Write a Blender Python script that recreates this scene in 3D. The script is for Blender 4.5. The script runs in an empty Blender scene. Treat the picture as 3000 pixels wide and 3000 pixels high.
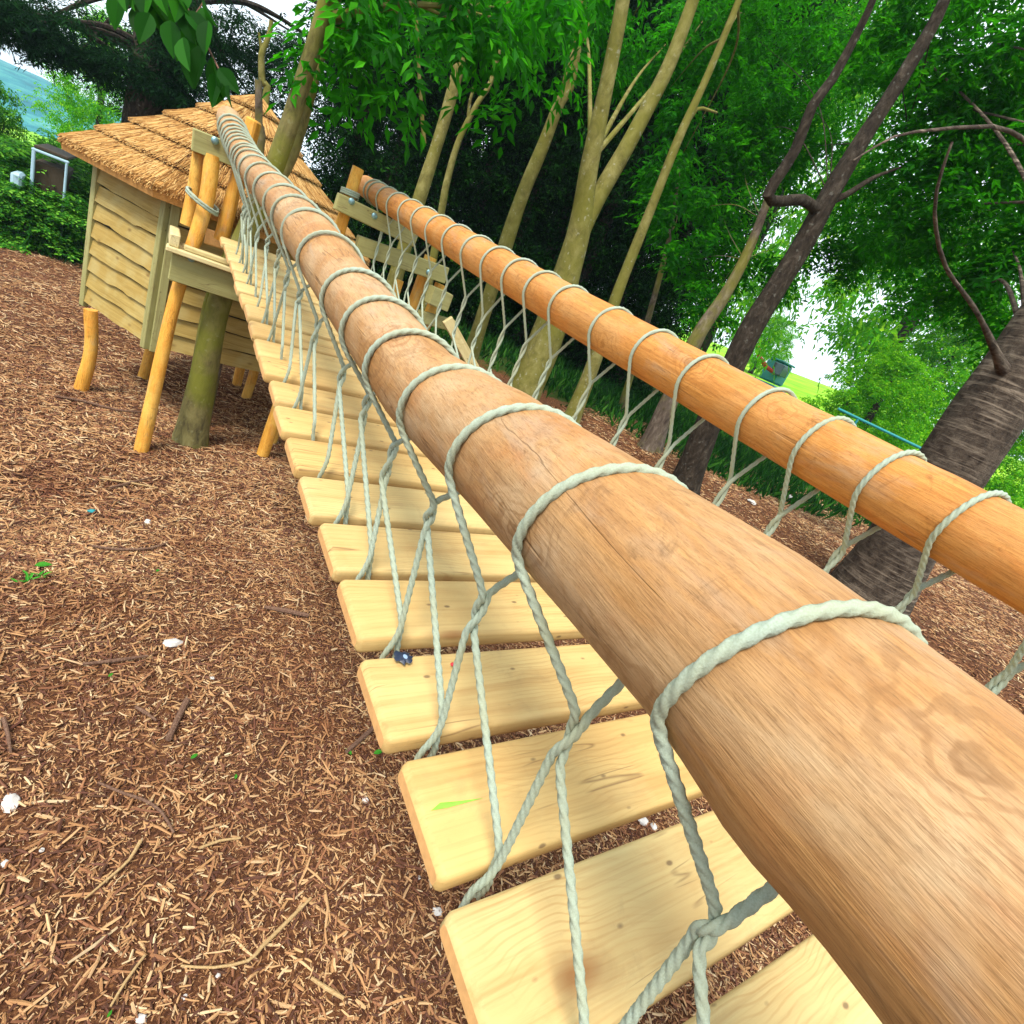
import bpy, math, random
import numpy as np
from mathutils import Vector, Matrix, noise as mnoise

rng = np.random.default_rng(7)
random.seed(7)
scene = bpy.context.scene
COL = scene.collection

# ------------------------------------------------------------------ survey of the place
# W: rows are the world axes seen in camera axes (x right, y down, z forward); F: focal length for a 3000 px frame
W = np.array([[0.8012650900363658, 0.1164118570215725, 0.5868752295282222],
              [-0.4594063880649335, -0.5086907909138852, 0.7281342251566929],
              [0.3833014819879338, -0.8530427649210764, -0.3541158216200724]])
F = 1593.0
CAM = np.array([0.0, 0.0, 2.2])
FWD = W[:, 2]
BC = np.array([0.99948528, -0.00198586, 0.03201912])   # bridge: across
BV = np.array([0.0, 0.9980822, 0.0619022])             # bridge: along
BU = np.array([-0.0320807, -0.0618703, 0.9975685])     # bridge: up


def ray(px, py):
    return W @ np.array([px - 1500.0, py - 1500.0, F])


def at_y(px, py, Y):
    r = ray(px, py)
    return CAM + r * (Y / r[1])


def at_d(px, py, D):
    r = ray(px, py)
    return CAM + r * (D / F)


def sstep(e0, e1, x):
    t = np.clip((x - e0) / (e1 - e0), 0, 1)
    return t * t * (3 - 2 * t)


def terrain(x, y):
    x = np.asarray(x, float); y = np.asarray(y, float)
    z = 1.2 * sstep(1.9, 5.2, x + 0.12 * (y - 4))
    z = z + 0.095 * np.clip(x - 13, 0, 62) * sstep(13, 20, x) - 0.05 * np.clip(x - 90, 0, 200)
    z = z - 0.13 * np.clip(y - 24, 0, 60) * sstep(8, 2, x)
    z = z + 0.035 * np.sin(x * 1.7 + 0.6 * y) * np.sin(y * 1.3) + 0.015 * np.sin(x * 4.1) * np.sin(y * 3.7 + 1)
    return z


def on_ground(px, py):
    r = ray(px, py)
    r = r / np.linalg.norm(r)
    t = 0.3
    for _ in range(6000):
        p = CAM + r * t
        if p[2] <= terrain(p[0], p[1]):
            return p
        t += 0.01
    return CAM + r * t


# ------------------------------------------------------------------ helpers
class MB:
    """collects vertices and faces for ONE mesh object"""
    def __init__(s):
        s.v = []; s.f = []; s.m = []

    def add(s, vs, fs, mi=0):
        o = len(s.v)
        s.v += [tuple(map(float, p)) for p in vs]
        s.f += [tuple(i + o for i in f) for f in fs]
        s.m += [mi] * len(fs)

    def box(s, c, size, R=None, bev=0.0, mi=0, jit=0.0):
        """box with chamfered long edges; c centre, size full sizes, R 3x3 columns = local axes"""
        R = np.eye(3) if R is None else np.asarray(R)
        hx, hy, hz = [q / 2 for q in size]
        b = min(bev, hx * .9, hy * .9, hz * .9)
        if b <= 0:
            pts = [(sx * hx, sy * hy, sz * hz) for sx in (-1, 1) for sy in (-1, 1) for sz in (-1, 1)]
            fs = [(0, 1, 3, 2), (4, 6, 7, 5), (0, 4, 5, 1), (2, 3, 7, 6), (0, 2, 6, 4), (1, 5, 7, 3)]
        else:
            prof = [(-hy + b, -hz), (hy - b, -hz), (hy, -hz + b), (hy, hz - b), (hy - b, hz), (-hy + b, hz), (-hy, hz - b), (-hy, -hz + b)]
            def ring(x, k):
                return [(x, y * (1 - k / hy), z * (1 - k / hz)) for y, z in prof]
            pts = ring(-hx, b * .8) + ring(-hx + b, 0) + ring(hx - b, 0) + ring(hx, b * .8)
            fs = [tuple(range(7, -1, -1)), tuple(range(24, 32))]
            for k in range(3):
                for i in range(8):
                    j = (i + 1) % 8
                    fs.append((k * 8 + i, k * 8 + j, k * 8 + 8 + j, k * 8 + 8 + i))
        P = np.array(pts)
        if jit: P = P + rng.normal(0, jit, P.shape)
        P = P @ R.T + np.asarray(c)
        s.add(P, fs, mi)

    def tube(s, path, rad, n=10, caps=True, mi=0, rough=0.0, rf=3.0, seed=0.0, prof=None, twist=0.0):
        path = np.asarray(path, float)
        m = len(path)
        rad = np.full(m, rad) if np.isscalar(rad) else np.asarray(rad, float)
        tan = np.gradient(path, axis=0)
        tan /= np.linalg.norm(tan, axis=1)[:, None] + 1e-12
        up = np.array([0.0, 0, 1]) if abs(tan[0][2]) < .9 else np.array([1.0, 0, 0])
        u = np.cross(tan[0], up); u /= np.linalg.norm(u)
        seg = np.concatenate([[0], np.cumsum(np.linalg.norm(np.diff(path, axis=0), axis=1))])
        vs = []
        for i in range(m):
            u = u - tan[i] * (u @ tan[i]); u /= np.linalg.norm(u)
            w = np.cross(tan[i], u)
            for k in range(n):
                a = 2 * math.pi * k / n
                r = rad[i]
                if prof is not None:
                    r *= prof(a + twist * seg[i])
                if rough:
                    q = path[i] + (u * math.cos(a) + w * math.sin(a)) * rad[i]
                    r *= 1 + rough * mnoise.noise(Vector((q[0] * rf + seed, q[1] * rf, q[2] * rf * .6)))
                vs.append(path[i] + (u * math.cos(a) + w * math.sin(a)) * r)
        fs = []
        for i in range(m - 1):
            for k in range(n):
                j = (k + 1) % n
                fs.append((i * n + k, i * n + j, (i + 1) * n + j, (i + 1) * n + k))
        if caps:
            fs.append(tuple(range(n - 1, -1, -1)))
            fs.append(tuple(range((m - 1) * n, m * n)))
        s.add(vs, fs, mi)

    def build(s, name, mats, parent=None, smooth=True, local=None):
        me = bpy.data.meshes.new(name)
        V = s.v
        if local is not None:
            Mi = local.inverted()
            V = [tuple(Mi @ Vector(p)) for p in V]
        me.from_pydata(V, [], s.f)
        if not isinstance(mats, (list, tuple)): mats = [mats]
        for m_ in mats: me.materials.append(m_)
        me.polygons.foreach_set('material_index', s.m)
        if smooth:
            me.polygons.foreach_set('use_smooth', [True] * len(s.f))
            try:
                me.set_sharp_from_angle(angle=math.radians(38))
            except Exception:
                pass
        me.update()
        o = bpy.data.objects.new(name, me)
        COL.objects.link(o)
        if local is not None: o.matrix_world = local
        if parent is not None: o.parent = parent
        return o


def fast_mesh(name, verts, faces, mats, mi=None, parent=None, smooth=False):
    """verts (N,3), faces (M,k) uniform k"""
    me = bpy.data.meshes.new(name)
    n, (m, k) = len(verts), faces.shape
    me.vertices.add(n)
    me.vertices.foreach_set('co', np.ascontiguousarray(verts, np.float32).ravel())
    me.loops.add(m * k)
    me.loops.foreach_set('vertex_index', np.ascontiguousarray(faces, np.int32).ravel())
    me.polygons.add(m)
    me.polygons.foreach_set('loop_start', np.arange(0, m * k, k, dtype=np.int32))
    if not isinstance(mats, (list, tuple)): mats = [mats]
    for q in mats: me.materials.append(q)
    if mi is not None: me.polygons.foreach_set('material_index', np.asarray(mi, np.int32))
    me.polygons.foreach_set('use_smooth', np.full(m, smooth))
    me.update(calc_edges=True)
    o = bpy.data.objects.new(name, me)
    COL.objects.link(o)
    if parent is not None: o.parent = parent
    return o


def tag(o, label=None, cat=None, group=None, kind=None):
    if label: o['label'] = label
    if cat: o['category'] = cat
    if group: o['group'] = group
    if kind: o['kind'] = kind
    return o


def empty(name, loc=(0, 0, 0), label=None, cat=None, group=None):
    o = bpy.data.objects.new(name, None)
    o.empty_display_size = .1
    o.location = loc
    COL.objects.link(o)
    return tag(o, label, cat, group)


def copy_tree(o, parent=None):
    c = o.copy(); COL.objects.link(c)
    if parent is not None:
        c.parent = parent
    for ch in list(o.children):
        copy_tree(ch, c)
    return c


# ------------------------------------------------------------------ materials
class NT:
    def __init__(s, name):
        s.m = bpy.data.materials.new(name)
        s.m.use_nodes = True
        s.t = s.m.node_tree
        s.t.nodes.clear()
        s.out = s.n('ShaderNodeOutputMaterial')

    def n(s, typ, ins=None, **props):
        nd = s.t.nodes.new(typ)
        for k, v in props.items(): setattr(nd, k, v)
        for k, v in (ins or {}).items():
            sk = nd.inputs[k]
            if isinstance(v, bpy.types.NodeSocket): s.t.links.new(v, sk)
            else: sk.default_value = v
        return nd

    def ramp(s, fac, stops, interp='LINEAR'):
        nd = s.n('ShaderNodeValToRGB', {'Fac': fac})
        cr = nd.color_ramp; cr.interpolation = interp
        while len(cr.elements) < len(stops): cr.elements.new(.5)
        for e, (p, c) in zip(cr.elements, stops):
            e.position = p
            e.color = (c[0], c[1], c[2], 1) if not np.isscalar(c) else (c, c, c, 1)
        return nd.outputs['Color']

    def mix(s, fac, a, b, mode='MIX'):
        nd = s.n('ShaderNodeMix', data_type='RGBA', blend_type=mode)
        for k, v in ((0, fac), (6, a), (7, b)):
            if isinstance(v, bpy.types.NodeSocket): s.t.links.new(v, nd.inputs[k])
            else: nd.inputs[k].default_value = v if k == 0 else ((*v, 1) if len(v) == 3 else v)
        return nd.outputs[2]

    def math(s, op, a, b=0.0):
        nd = s.n('ShaderNodeMath', operation=op)
        for k, v in ((0, a), (1, b)):
            if isinstance(v, bpy.types.NodeSocket): s.t.links.new(v, nd.inputs[k])
            else: nd.inputs[k].default_value = v
        return nd.outputs[0]

    def coords(s, scale=(1, 1, 1), rand=True, which='Object'):
        tc = s.n('ShaderNodeTexCoord').outputs[which]
        mp = s.n('ShaderNodeMapping', {'Vector': tc, 'Scale': scale})
        if rand:
            oi = s.n('ShaderNodeObjectInfo').outputs['Random']
            off = s.math('MULTIPLY', oi, 57.0)
            cb = s.n('ShaderNodeCombineXYZ', {'X': off, 'Y': off, 'Z': off}).outputs[0]
            s.t.links.new(cb, mp.inputs['Location'])
        return mp.outputs[0]

    def noise(s, vec, scale, detail=4, rough=.55, dist=0.0):
        return s.n('ShaderNodeTexNoise', {'Vector': vec, 'Scale': scale, 'Detail': detail, 'Roughness': rough, 'Distortion': dist}).outputs['Fac']

    def finish(s, color, rough=.8, bump=None, bs=.3, bd=.01, spec=.3, trans=None):
        b = s.n('ShaderNodeBsdfPrincipled', {'Roughness': rough})
        b.inputs['Specular IOR Level'].default_value = spec
        if isinstance(color, bpy.types.NodeSocket): s.t.links.new(color, b.inputs['Base Color'])
        else: b.inputs['Base Color'].default_value = (*color, 1)
        if bump is not None:
            bn = s.n('ShaderNodeBump', {'Height': bump, 'Strength': bs, 'Distance': bd})
            s.t.links.new(bn.outputs[0], b.inputs['Normal'])
        sh = b.outputs[0]
        if trans is not None:
            tr = s.n('ShaderNodeBsdfTranslucent')
            if isinstance(trans[1], bpy.types.NodeSocket): s.t.links.new(trans[1], tr.inputs['Color'])
            else: tr.inputs['Color'].default_value = (*trans[1], 1)
            mx = s.n('ShaderNodeMixShader', {0: trans[0], 1: sh, 2: tr.outputs[0]})
            sh = mx.outputs[0]
        s.t.links.new(sh, s.out.inputs['Surface'])
        return s.m


def mat_log(name, base, dark, pale, axis=1, grain=9.0, mottled=.6):
    """peeled log: streaks and drying cracks along the axis, knots with swirled rings, handled patches, scuffs"""
    t = NT(name)
    def al(across, along_):
        q = [across] * 3; q[axis] = along_
        return t.coords(tuple(q))
    v1 = t.coords((1, 1, 1))
    st = t.noise(al(70, 4), 1.0, 6, .7, .6)
    fine = t.noise(al(420, 26), 1.0, 3, .7)
    pore = t.noise(al(900, 160), 1.0, 2, .6)
    big = t.noise(al(5, 3.2), 1.0, 5, .6, .8)
    col = t.mix(t.ramp(st, [(.3, 0), (.7, 1)]), dark, base)
    col = t.mix(t.math('MULTIPLY', t.ramp(big, [(.42, 0), (.66, 1)]), mottled), col, pale)
    red = t.noise(al(8, 4), 1.0, 4, .6, .8)
    col = t.mix(t.math('MULTIPLY', t.ramp(red, [(.52, 0), (.7, 1)]), .55), col, (base[0] * .9, base[1] * .66, base[2] * .55))
    grey = t.noise(al(6, 2.5), 1.7, 4, .65, .5)
    col = t.mix(t.math('MULTIPLY', t.ramp(grey, [(.55, 0), (.75, 1)]), .45), col, (.36, .31, .24))
    col = t.mix(t.math('MULTIPLY', t.ramp(fine, [(.5, 0), (.68, 1)]), .45), col, tuple(c * .5 for c in dark))
    col = t.mix(t.math('MULTIPLY', t.ramp(pore, [(.56, 0), (.7, 1)]), .3), col, tuple(c * .4 for c in dark))
    ks = [7.0] * 3; ks[axis] = 4.2
    vk = t.coords(tuple(ks))
    wv = t.n('ShaderNodeVectorMath', {0: vk, 1: t.n('ShaderNodeVectorMath', {0: t.n('ShaderNodeTexNoise', {'Vector': v1, 'Scale': 14.0, 'Detail': 4.0}).outputs['Color'], 'Scale': .55}, operation='SCALE').outputs[0]}, operation='ADD').outputs[0]
    kn = t.n('ShaderNodeTexVoronoi', {'Vector': wv, 'Scale': .8}).outputs['Distance']
    rg = t.n('ShaderNodeMath', {0: t.math('MULTIPLY', kn, 75.0)}, operation='SINE').outputs[0]
    rgm = t.math('MULTIPLY', t.ramp(rg, [(.3, 0), (.9, 1)]), t.ramp(kn, [(.16, .5), (.5, 0)]))
    col = t.mix(rgm, col, tuple(c * .75 for c in dark))
    col = t.mix(t.ramp(kn, [(.03, .6), (.08, .3), (.15, .0)]), col, tuple(c * .4 for c in dark))
    scf = t.noise(v1, 11.0, 5, .7, 1.6)
    col = t.mix(t.math('MULTIPLY', t.ramp(scf, [(.6, 0), (.7, 1)]), .4), col, tuple(c * .4 for c in dark))
    ck = t.noise(al(16, .9), 1.0, 3, .55, .4)
    ckl = t.math('MULTIPLY', t.ramp(ck, [(.488, 0), (.5, 1), (.512, 0)]), t.ramp(t.noise(v1, 5.0, 2), [(.5, 0), (.58, 1)]))
    col = t.mix(t.math('MULTIPLY', ckl, .45), col, tuple(c * .2 for c in dark))
    hb = t.math('SUBTRACT', t.math('ADD', st, t.math('MULTIPLY', fine, .5)), t.math('MULTIPLY', ckl, 1.2))
    return t.finish(col, .66, hb, .4, .004, .28)


def mat_plank(name, base, dark, tint, axis=0, rscale=1.0):
    """sawn softwood: fine streaks along the board, loose growth rings, knots, a few cracks"""
    t = NT(name)
    v1 = t.coords((1, 1, 1))
    def along(across, along_):
        q = [across * rscale] * 3; q[axis] = along_ * rscale
        return t.coords(tuple(q))
    fine = t.noise(along(120, 2.2), 1.0, 4, .6)
    mid = t.noise(along(26, .9), 1.0, 5, .65, .8)
    broad = t.noise(along(7, .8), 1.0, 3, .6, .5)
    warp = t.n('ShaderNodeTexNoise', {'Vector': v1, 'Scale': 2.4, 'Detail': 3.0}).outputs['Color']
    wv = t.n('ShaderNodeVectorMath', {0: along(22, 1.0), 1: t.n('ShaderNodeVectorMath', {0: warp, 'Scale': 3.2}, operation='SCALE').outputs[0]}, operation='ADD').outputs[0]
    gr = t.n('ShaderNodeTexWave', {'Vector': wv, 'Scale': 1.3, 'Distortion': 4.0, 'Detail': 4.0, 'Detail Scale': .7, 'Detail Roughness': .6}, wave_type='BANDS', bands_direction='Y' if axis != 1 else 'X').outputs['Fac']
    oi = t.n('ShaderNodeObjectInfo').outputs['Random']
    col = t.mix(oi, base, tint)
    col = t.mix(t.math('MULTIPLY', t.ramp(broad, [(.38, 0), (.68, 1)]), .6), col, tuple(b * .5 + d * .5 for b, d in zip(base, dark)))
    gm = t.math('MULTIPLY', t.ramp(gr, [(.0, 1), (.3, 0)]), t.ramp(t.noise(v1, 2.6, 2), [(.45, 0), (.65, .38)]))
    col = t.mix(gm, col, dark)
    col = t.mix(t.math('MULTIPLY', t.ramp(mid, [(.48, 0), (.72, 1)]), .5), col, dark)
    col = t.mix(t.math('MULTIPLY', t.ramp(fine, [(.5, 0), (.75, 1)]), .28), col, tuple(c * .7 for c in dark))
    col = t.mix(t.math('MULTIPLY', t.ramp(t.noise(v1, 6.0, 4, .6), [(.5, 0), (.75, 1)]), .3), col, tuple(min(1, c * 1.12) for c in tint))
    ks = [7.0] * 3; ks[axis] = 3.4
    kn = t.n('ShaderNodeTexVoronoi', {'Vector': t.coords(tuple(ks)), 'Scale': .55}).outputs['Distance']
    col = t.mix(t.ramp(kn, [(.045, .85), (.075, .55), (.10, .2), (.15, 0)]), col, (.22, .085, .02))
    cr = t.noise(t.coords(tuple(3.5 if i != axis else .22 for i in range(3))), 5.0, 2, .5, .3)
    crl = t.ramp(cr, [(.489, 0), (.5, 1), (.511, 0)])
    col = t.mix(t.math('MULTIPLY', t.math('MULTIPLY', crl, t.ramp(t.noise(v1, 3.0, 2), [(.5, 0), (.55, 1)])), .6), col, (.10, .04, .015))
    spk = t.n('ShaderNodeTexVoronoi', {'Vector': along(22, 12), 'Scale': 1.0}).outputs['Distance']
    col = t.mix(t.ramp(spk, [(.06, .7), (.12, 0)]), col, (.09, .045, .025))
    drt = t.noise(v1, 9.0, 6, .7, .6)
    col = t.mix(t.math('MULTIPLY', t.ramp(drt, [(.55, 0), (.75, 1)]), .3), col, (.22, .15, .07))
    return t.finish(col, .6, t.math('ADD', fine, mid), .25, .002, .3)


def mat_bark(name, a, b, c, sc=(9, 9, 3), lent=False, lichen=None, moss=None, bump=.6):
    t = NT(name)
    v = t.coords(sc); v1 = t.coords((1, 1, 1))
    n1 = t.noise(v, 2.2, 8, .7, .4)
    n2 = t.noise(v1, 2.5, 4, .6)
    col = t.ramp(n1, [(.3, a), (.52, b), (.75, c)])
    h = n1
    if lent:
        vl = t.coords((2.2, 2.2, 30))
        l = t.noise(vl, 1.5, 4, .6, .6)
        lr = t.math('MULTIPLY', t.ramp(l, [(.5, 0), (.62, 1)]), t.ramp(t.noise(v1, 1.6, 3), [(.42, .15), (.58, 1)]))
        col = t.mix(t.math('MULTIPLY', lr, .6), col, tuple(min(1, q * 2.1) for q in c))
        h = t.math('ADD', n1, t.math('MULTIPLY', l, .6))
    if moss:
        col = t.mix(t.ramp(n2, [(.42, 0), (.62, moss[1])]), col, moss[0])
    if lichen:
        sp = t.noise(v1, 22.0, 3, .5)
        col = t.mix(t.math('MULTIPLY', t.ramp(sp, [(.63, 0), (.72, 1)]), .4), col, lichen)
    return t.finish(col, .9, h, bump, .03, .1)


def mat_leaf(name, cols, tcol, tr=.45, rough=.6, spec=.08):
    t = NT(name)
    r = t.n('ShaderNodeNewGeometry').outputs['Random Per Island']
    n = len(cols)
    col = t.ramp(r, [((i / (n - 1)) ** .62, c) for i, c in enumerate(cols)])
    tc = t.mix(.5, col, tcol)
    return t.finish(col, rough, spec=spec, trans=(tr, tc))


def mat_plain(name, col, rough=.6, var=.15, scale=12.0, spec=.3, metal=0.0):
    t = NT(name)
    n = t.noise(t.coords((1, 1, 1)), scale, 5, .6)
    c = t.mix(n, tuple(q * (1 - var) for q in col), tuple(min(1, q * (1 + var)) for q in col))
    m = t.finish(c, rough, n, .1, .003, spec)
    if metal:
        for nd in m.node_tree.nodes:
            if nd.type == 'BSDF_PRINCIPLED': nd.inputs['Metallic'].default_value = metal
    return m


def mat_rand(name, stops, rough=.85, bump=True, spec=.15):
    t = NT(name)
    r = t.n('ShaderNodeNewGeometry').outputs['Random Per Island']
    col = t.ramp(r, stops)
    n = t.noise(t.coords((1, 1, 1), False), 160.0, 3, .6)
    col = t.mix(t.math('MULTIPLY', n, .5), col, tuple(.4 * q for q in stops[len(stops) // 2][1]))
    return t.finish(col, rough, spec=spec)


M = {}
M['rail_near'] = mat_log('peeled_log_grey_brown', (.47, .25, .09), (.27, .125, .04), (.50, .35, .20), 1, mottled=.75)
M['rail_far'] = mat_log('peeled_log_orange', (.60, .275, .065), (.36, .13, .022), (.60, .36, .15), 1, mottled=.4)
M['log'] = mat_log('peeled_post_orange', (.80, .42, .065), (.58, .24, .028), (.80, .54, .13), 2, mottled=.6)
M['plank'] = mat_plank('deck_board', (.58, .385, .14), (.35, .17, .045), (.55, .44, .20), 0)
M['endgrain'] = mat_plain('board_end_grain', (.62, .34, .13), .75, .3, 60)
M['beam'] = mat_plank('green_treated_timber', (.31, .29, .11), (.19, .16, .05), (.36, .35, .15), 0)
M['beam_end'] = mat_plain('treated_timber_end', (.44, .42, .17), .75, .25, 50)
M['pale_board'] = mat_plank('pale_sawn_board', (.60, .50, .24), (.42, .3, .1), (.68, .58, .32), 0)
M['bolt'] = mat_plain('galvanised_bolt', (.22, .38, .42), .4, .2, 40, .5, .6)
M['thatch'] = mat_rand('reed_thatch', [(0, (.13, .045, .012)), (.25, (.36, .165, .045)), (.65, (.60, .34, .11)), (1, (.76, .52, .22))])
M['thatch_core_shade'] = mat_plain('thatch_core_shade', (.07, .028, .01), .95, .5, 60)  # near-black: the shade line under each tier is painted into this colour
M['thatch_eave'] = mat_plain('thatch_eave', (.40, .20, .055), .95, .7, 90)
M['stone'] = mat_plain('chalk_flint', (.52, .49, .46), .75, .45, 30)
M['twig'] = mat_bark('dead_twig', (.06, .03, .022), (.16, .09, .06), (.28, .18, .12), (60, 60, 20), bump=.3)
M['twig_pale'] = mat_bark('pale_twig', (.30, .18, .08), (.42, .28, .13), (.55, .40, .22), (60, 60, 20), bump=.3)
M['leaf_green'] = mat_leaf('fallen_green_leaf', [(.03, .22, .02), (.08, .35, .03)], (.1, .5, .05), .3)
M['frame_white'] = mat_plain('white_painted_metal', (.36, .52, .62), .5, .2, 8)
M['dark_inside'] = mat_plain('dark_boards_and_gap_shade', (.045, .03, .015), .8, .4, 9)
M['teal'] = mat_plain('teal_paint', (.02, .22, .24), .35, .2, 8)
M['red'] = mat_plain('red_paint', (.55, .04, .02), .4, .2, 8)
M['glass'] = mat_plain('dark_cab_glass', (.02, .07, .08), .08, .2, 5, .6)
M['rubber'] = mat_plain('black_rubber', (.02, .02, .02), .8, .3, 20)
M['blot'] = mat_plain('dark_dropping', (.012, .02, .045), .35, .6, 60, .5)
M['blot_pale'] = mat_plain('pale_dropping', (.25, .35, .5), .5, .4, 60)
M['smear'] = mat_plain('green_smear', (.22, .45, .05), .7, .3, 80)
M['berry'] = mat_plain('red_berry', (.5, .02, .03), .35, .2, 60, .5)

# rope: three strands, fibres following the lay
t = NT('three_strand_rope')
g = t.noise(t.coords((1, 1, 1)), 500.0, 3, .6)
g2 = t.noise(t.coords((1, 1, 1)), 9.0, 3, .6)
c_ = t.mix(g, (.23, .27, .19), (.41, .49, .415))
c_ = t.mix(t.ramp(g2, [(.4, 0), (.7, .5)]), c_, (.33, .31, .17))
M['rope'] = t.finish(c_, .85, g, .5, .001, .15)

t = NT('waney_board')
rr = t.n('ShaderNodeNewGeometry').outputs['Random Per Island']
v = t.coords((1.2, 22, 22), False)
gr = t.noise(v, 3.0, 6, .65, .8)
v1 = t.coords((1, 1, 1), False)
kn = t.n('ShaderNodeTexVoronoi', {'Vector': t.coords((4.0, 8, 8), False), 'Scale': 1.0}).outputs['Distance']
c_ = t.mix(t.ramp(gr, [(.3, 0), (.7, 1)]), (.25, .165, .04), (.44, .32, .10))
c_ = t.mix(t.math('MULTIPLY', rr, .55), c_, (.34, .22, .055))
c_ = t.mix(t.math('MULTIPLY', t.ramp(t.noise(v1, 5.0, 3), [(.45, 0), (.7, 1)]), .4), c_, (.45, .40, .19))
c_ = t.mix(t.ramp(kn, [(.04, .8), (.1, .3), (.15, 0)]), c_, (.17, .10, .03))
M['waney'] = t.finish(c_, .75, gr, .3, .003, .2)

M['ash_bark'] = mat_bark('ash_bark', (.08, .07, .02), (.19, .17, .052), (.31, .28, .11), (5, 5, 4), lichen=(.42, .42, .33), moss=((.14, .135, .02), .7), bump=.25)
M['moss_bark'] = mat_bark('mossy_bark', (.06, .05, .025), (.17, .145, .055), (.25, .22, .09), (7, 7, 3), lichen=(.26, .26, .14), moss=((.16, .17, .02), .8), bump=.3)
M['cherry_bark'] = mat_bark('cherry_bark', (.02, .014, .011), (.07, .053, .04), (.15, .12, .09), (8, 8, 8), lent=True, bump=.6)
M['dark_bark'] = mat_bark('dark_rough_bark', (.012, .009, .007), (.038, .029, .021), (.10, .08, .06), (10, 10, 5), lichen=(.2, .2, .17), bump=.8)
M['grey_bark'] = mat_bark('grey_bark', (.05, .035, .03), (.13, .1, .075), (.27, .22, .19), (9, 9, 4), moss=((.2, .2, .015), .6), bump=.6)

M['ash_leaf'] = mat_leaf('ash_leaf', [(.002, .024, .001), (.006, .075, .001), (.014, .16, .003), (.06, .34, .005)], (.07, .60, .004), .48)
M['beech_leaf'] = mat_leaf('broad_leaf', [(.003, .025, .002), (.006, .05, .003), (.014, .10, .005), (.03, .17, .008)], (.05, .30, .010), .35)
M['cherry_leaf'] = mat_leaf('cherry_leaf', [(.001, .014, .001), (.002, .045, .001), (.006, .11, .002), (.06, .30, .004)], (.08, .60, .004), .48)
M['self_shade_leaf'] = mat_leaf('evergreen_self_shade_leaf', [(.0008, .006, .0012), (.002, .016, .002), (.005, .032, .003), (.02, .09, .006)], (.03, .12, .01), .15, .7, .04)  # evergreen tones darkened: the thicket's self-shade is put into the colour
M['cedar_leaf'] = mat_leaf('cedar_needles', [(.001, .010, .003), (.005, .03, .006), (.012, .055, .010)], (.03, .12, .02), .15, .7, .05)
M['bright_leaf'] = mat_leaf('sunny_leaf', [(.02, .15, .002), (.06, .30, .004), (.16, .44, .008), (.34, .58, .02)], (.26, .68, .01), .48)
M['hedge_leaf'] = mat_leaf('hedge_leaf', [(.006, .06, .006), (.03, .17, .012), (.12, .36, .02), (.22, .5, .05)], (.14, .5, .02), .35)
M['herb'] = mat_leaf('woodland_herb', [(.003, .022, .004), (.008, .05, .006), (.02, .10, .010), (.06, .18, .02)], (.05, .24, .02), .25)

CH = [(0, (.035, .012, .014)), (.22, (.12, .042, .036)), (.45, (.33, .145, .072)), (.7, (.54, .30, .13)), (.88, (.68, .44, .22)), (1, (.78, .62, .38))]
M['chip'] = mat_rand('bark_mulch_chip', CH)
_t = M['chip'].node_tree
_b = next(n for n in _t.nodes if n.type == 'BSDF_PRINCIPLED')
_l = _b.inputs['Base Color'].links[0]; _src = _l.from_socket
_n = _t.nodes.new('ShaderNodeTexNoise'); _n.inputs['Scale'].default_value = 1.7; _n.inputs['Detail'].default_value = 5; _n.inputs['Roughness'].default_value = .65
_tc = _t.nodes.new('ShaderNodeTexCoord'); _t.links.new(_tc.outputs['Object'], _n.inputs['Vector'])
_r = _t.nodes.new('ShaderNodeValToRGB'); _r.color_ramp.elements[0].position = .40; _r.color_ramp.elements[1].position = .66
_t.links.new(_n.outputs['Fac'], _r.inputs['Fac'])
_m = _t.nodes.new('ShaderNodeMix'); _m.data_type = 'RGBA'; _m.blend_type = 'MULTIPLY'
_t.links.new(_r.outputs['Color'], _m.inputs[0]); _t.links.new(_src, _m.inputs[6]); _m.inputs[7].default_value = (.62, .52, .50, 1)
_t.links.new(_m.outputs[2], _b.inputs['Base Color'])

t = NT('forest_floor')
v = t.coords((1, 1, 1), False)
a1 = t.noise(v, 60.0, 8, .75, .3); a2 = t.noise(v, 2.0, 5, .6)
mul = t.ramp(a1, [(.3, (.02, .008, .006)), (.48, (.11, .042, .02)), (.64, (.28, .125, .05)), (.76, (.48, .28, .12))])
mul = t.mix(t.math('MULTIPLY', t.ramp(a2, [(.4, 0), (.65, 1)]), .4), mul, (.10, .055, .035))
grs = t.ramp(t.noise(v, 26.0, 6, .7), [(.3, (.02, .022, .008)), (.55, (.03, .06, .01)), (.8, (.07, .13, .02))])
fld = t.ramp(t.noise(v, .35, 5, .65), [(.35, (.12, .36, .010)), (.6, (.26, .48, .016)), (.75, (.42, .52, .06))])
at = t.n('ShaderNodeAttribute', attribute_name='zone').outputs['Color']
sp = t.n('ShaderNodeSeparateColor', {'Color': at})
nz = t.noise(v, 3.5, 5, .65)
gf = t.ramp(t.math('ADD', sp.outputs[0], t.math('MULTIPLY', t.math('SUBTRACT', nz, .5), .9)), [(.42, 0), (.58, 1)])
c_ = t.mix(gf, mul, grs)
c_ = t.mix(sp.outputs[1], c_, fld)
M['ground'] = t.finish(c_, .95, a1, .8, .02, .08)

t = NT('haze_tinted_woods')
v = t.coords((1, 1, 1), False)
c_ = t.ramp(t.noise(v, .07, 8, .7), [(.35, (.015, .10, .13)), (.5, (.03, .19, .22)), (.62, (.08, .30, .26)), (.75, (.34, .28, .30))])  # distance haze is put into these blue-green woodland colours
M['hill'] = t.finish(c_, .95, t.noise(v, .25, 6, .7), 1.0, 1.5, .05)

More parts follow.
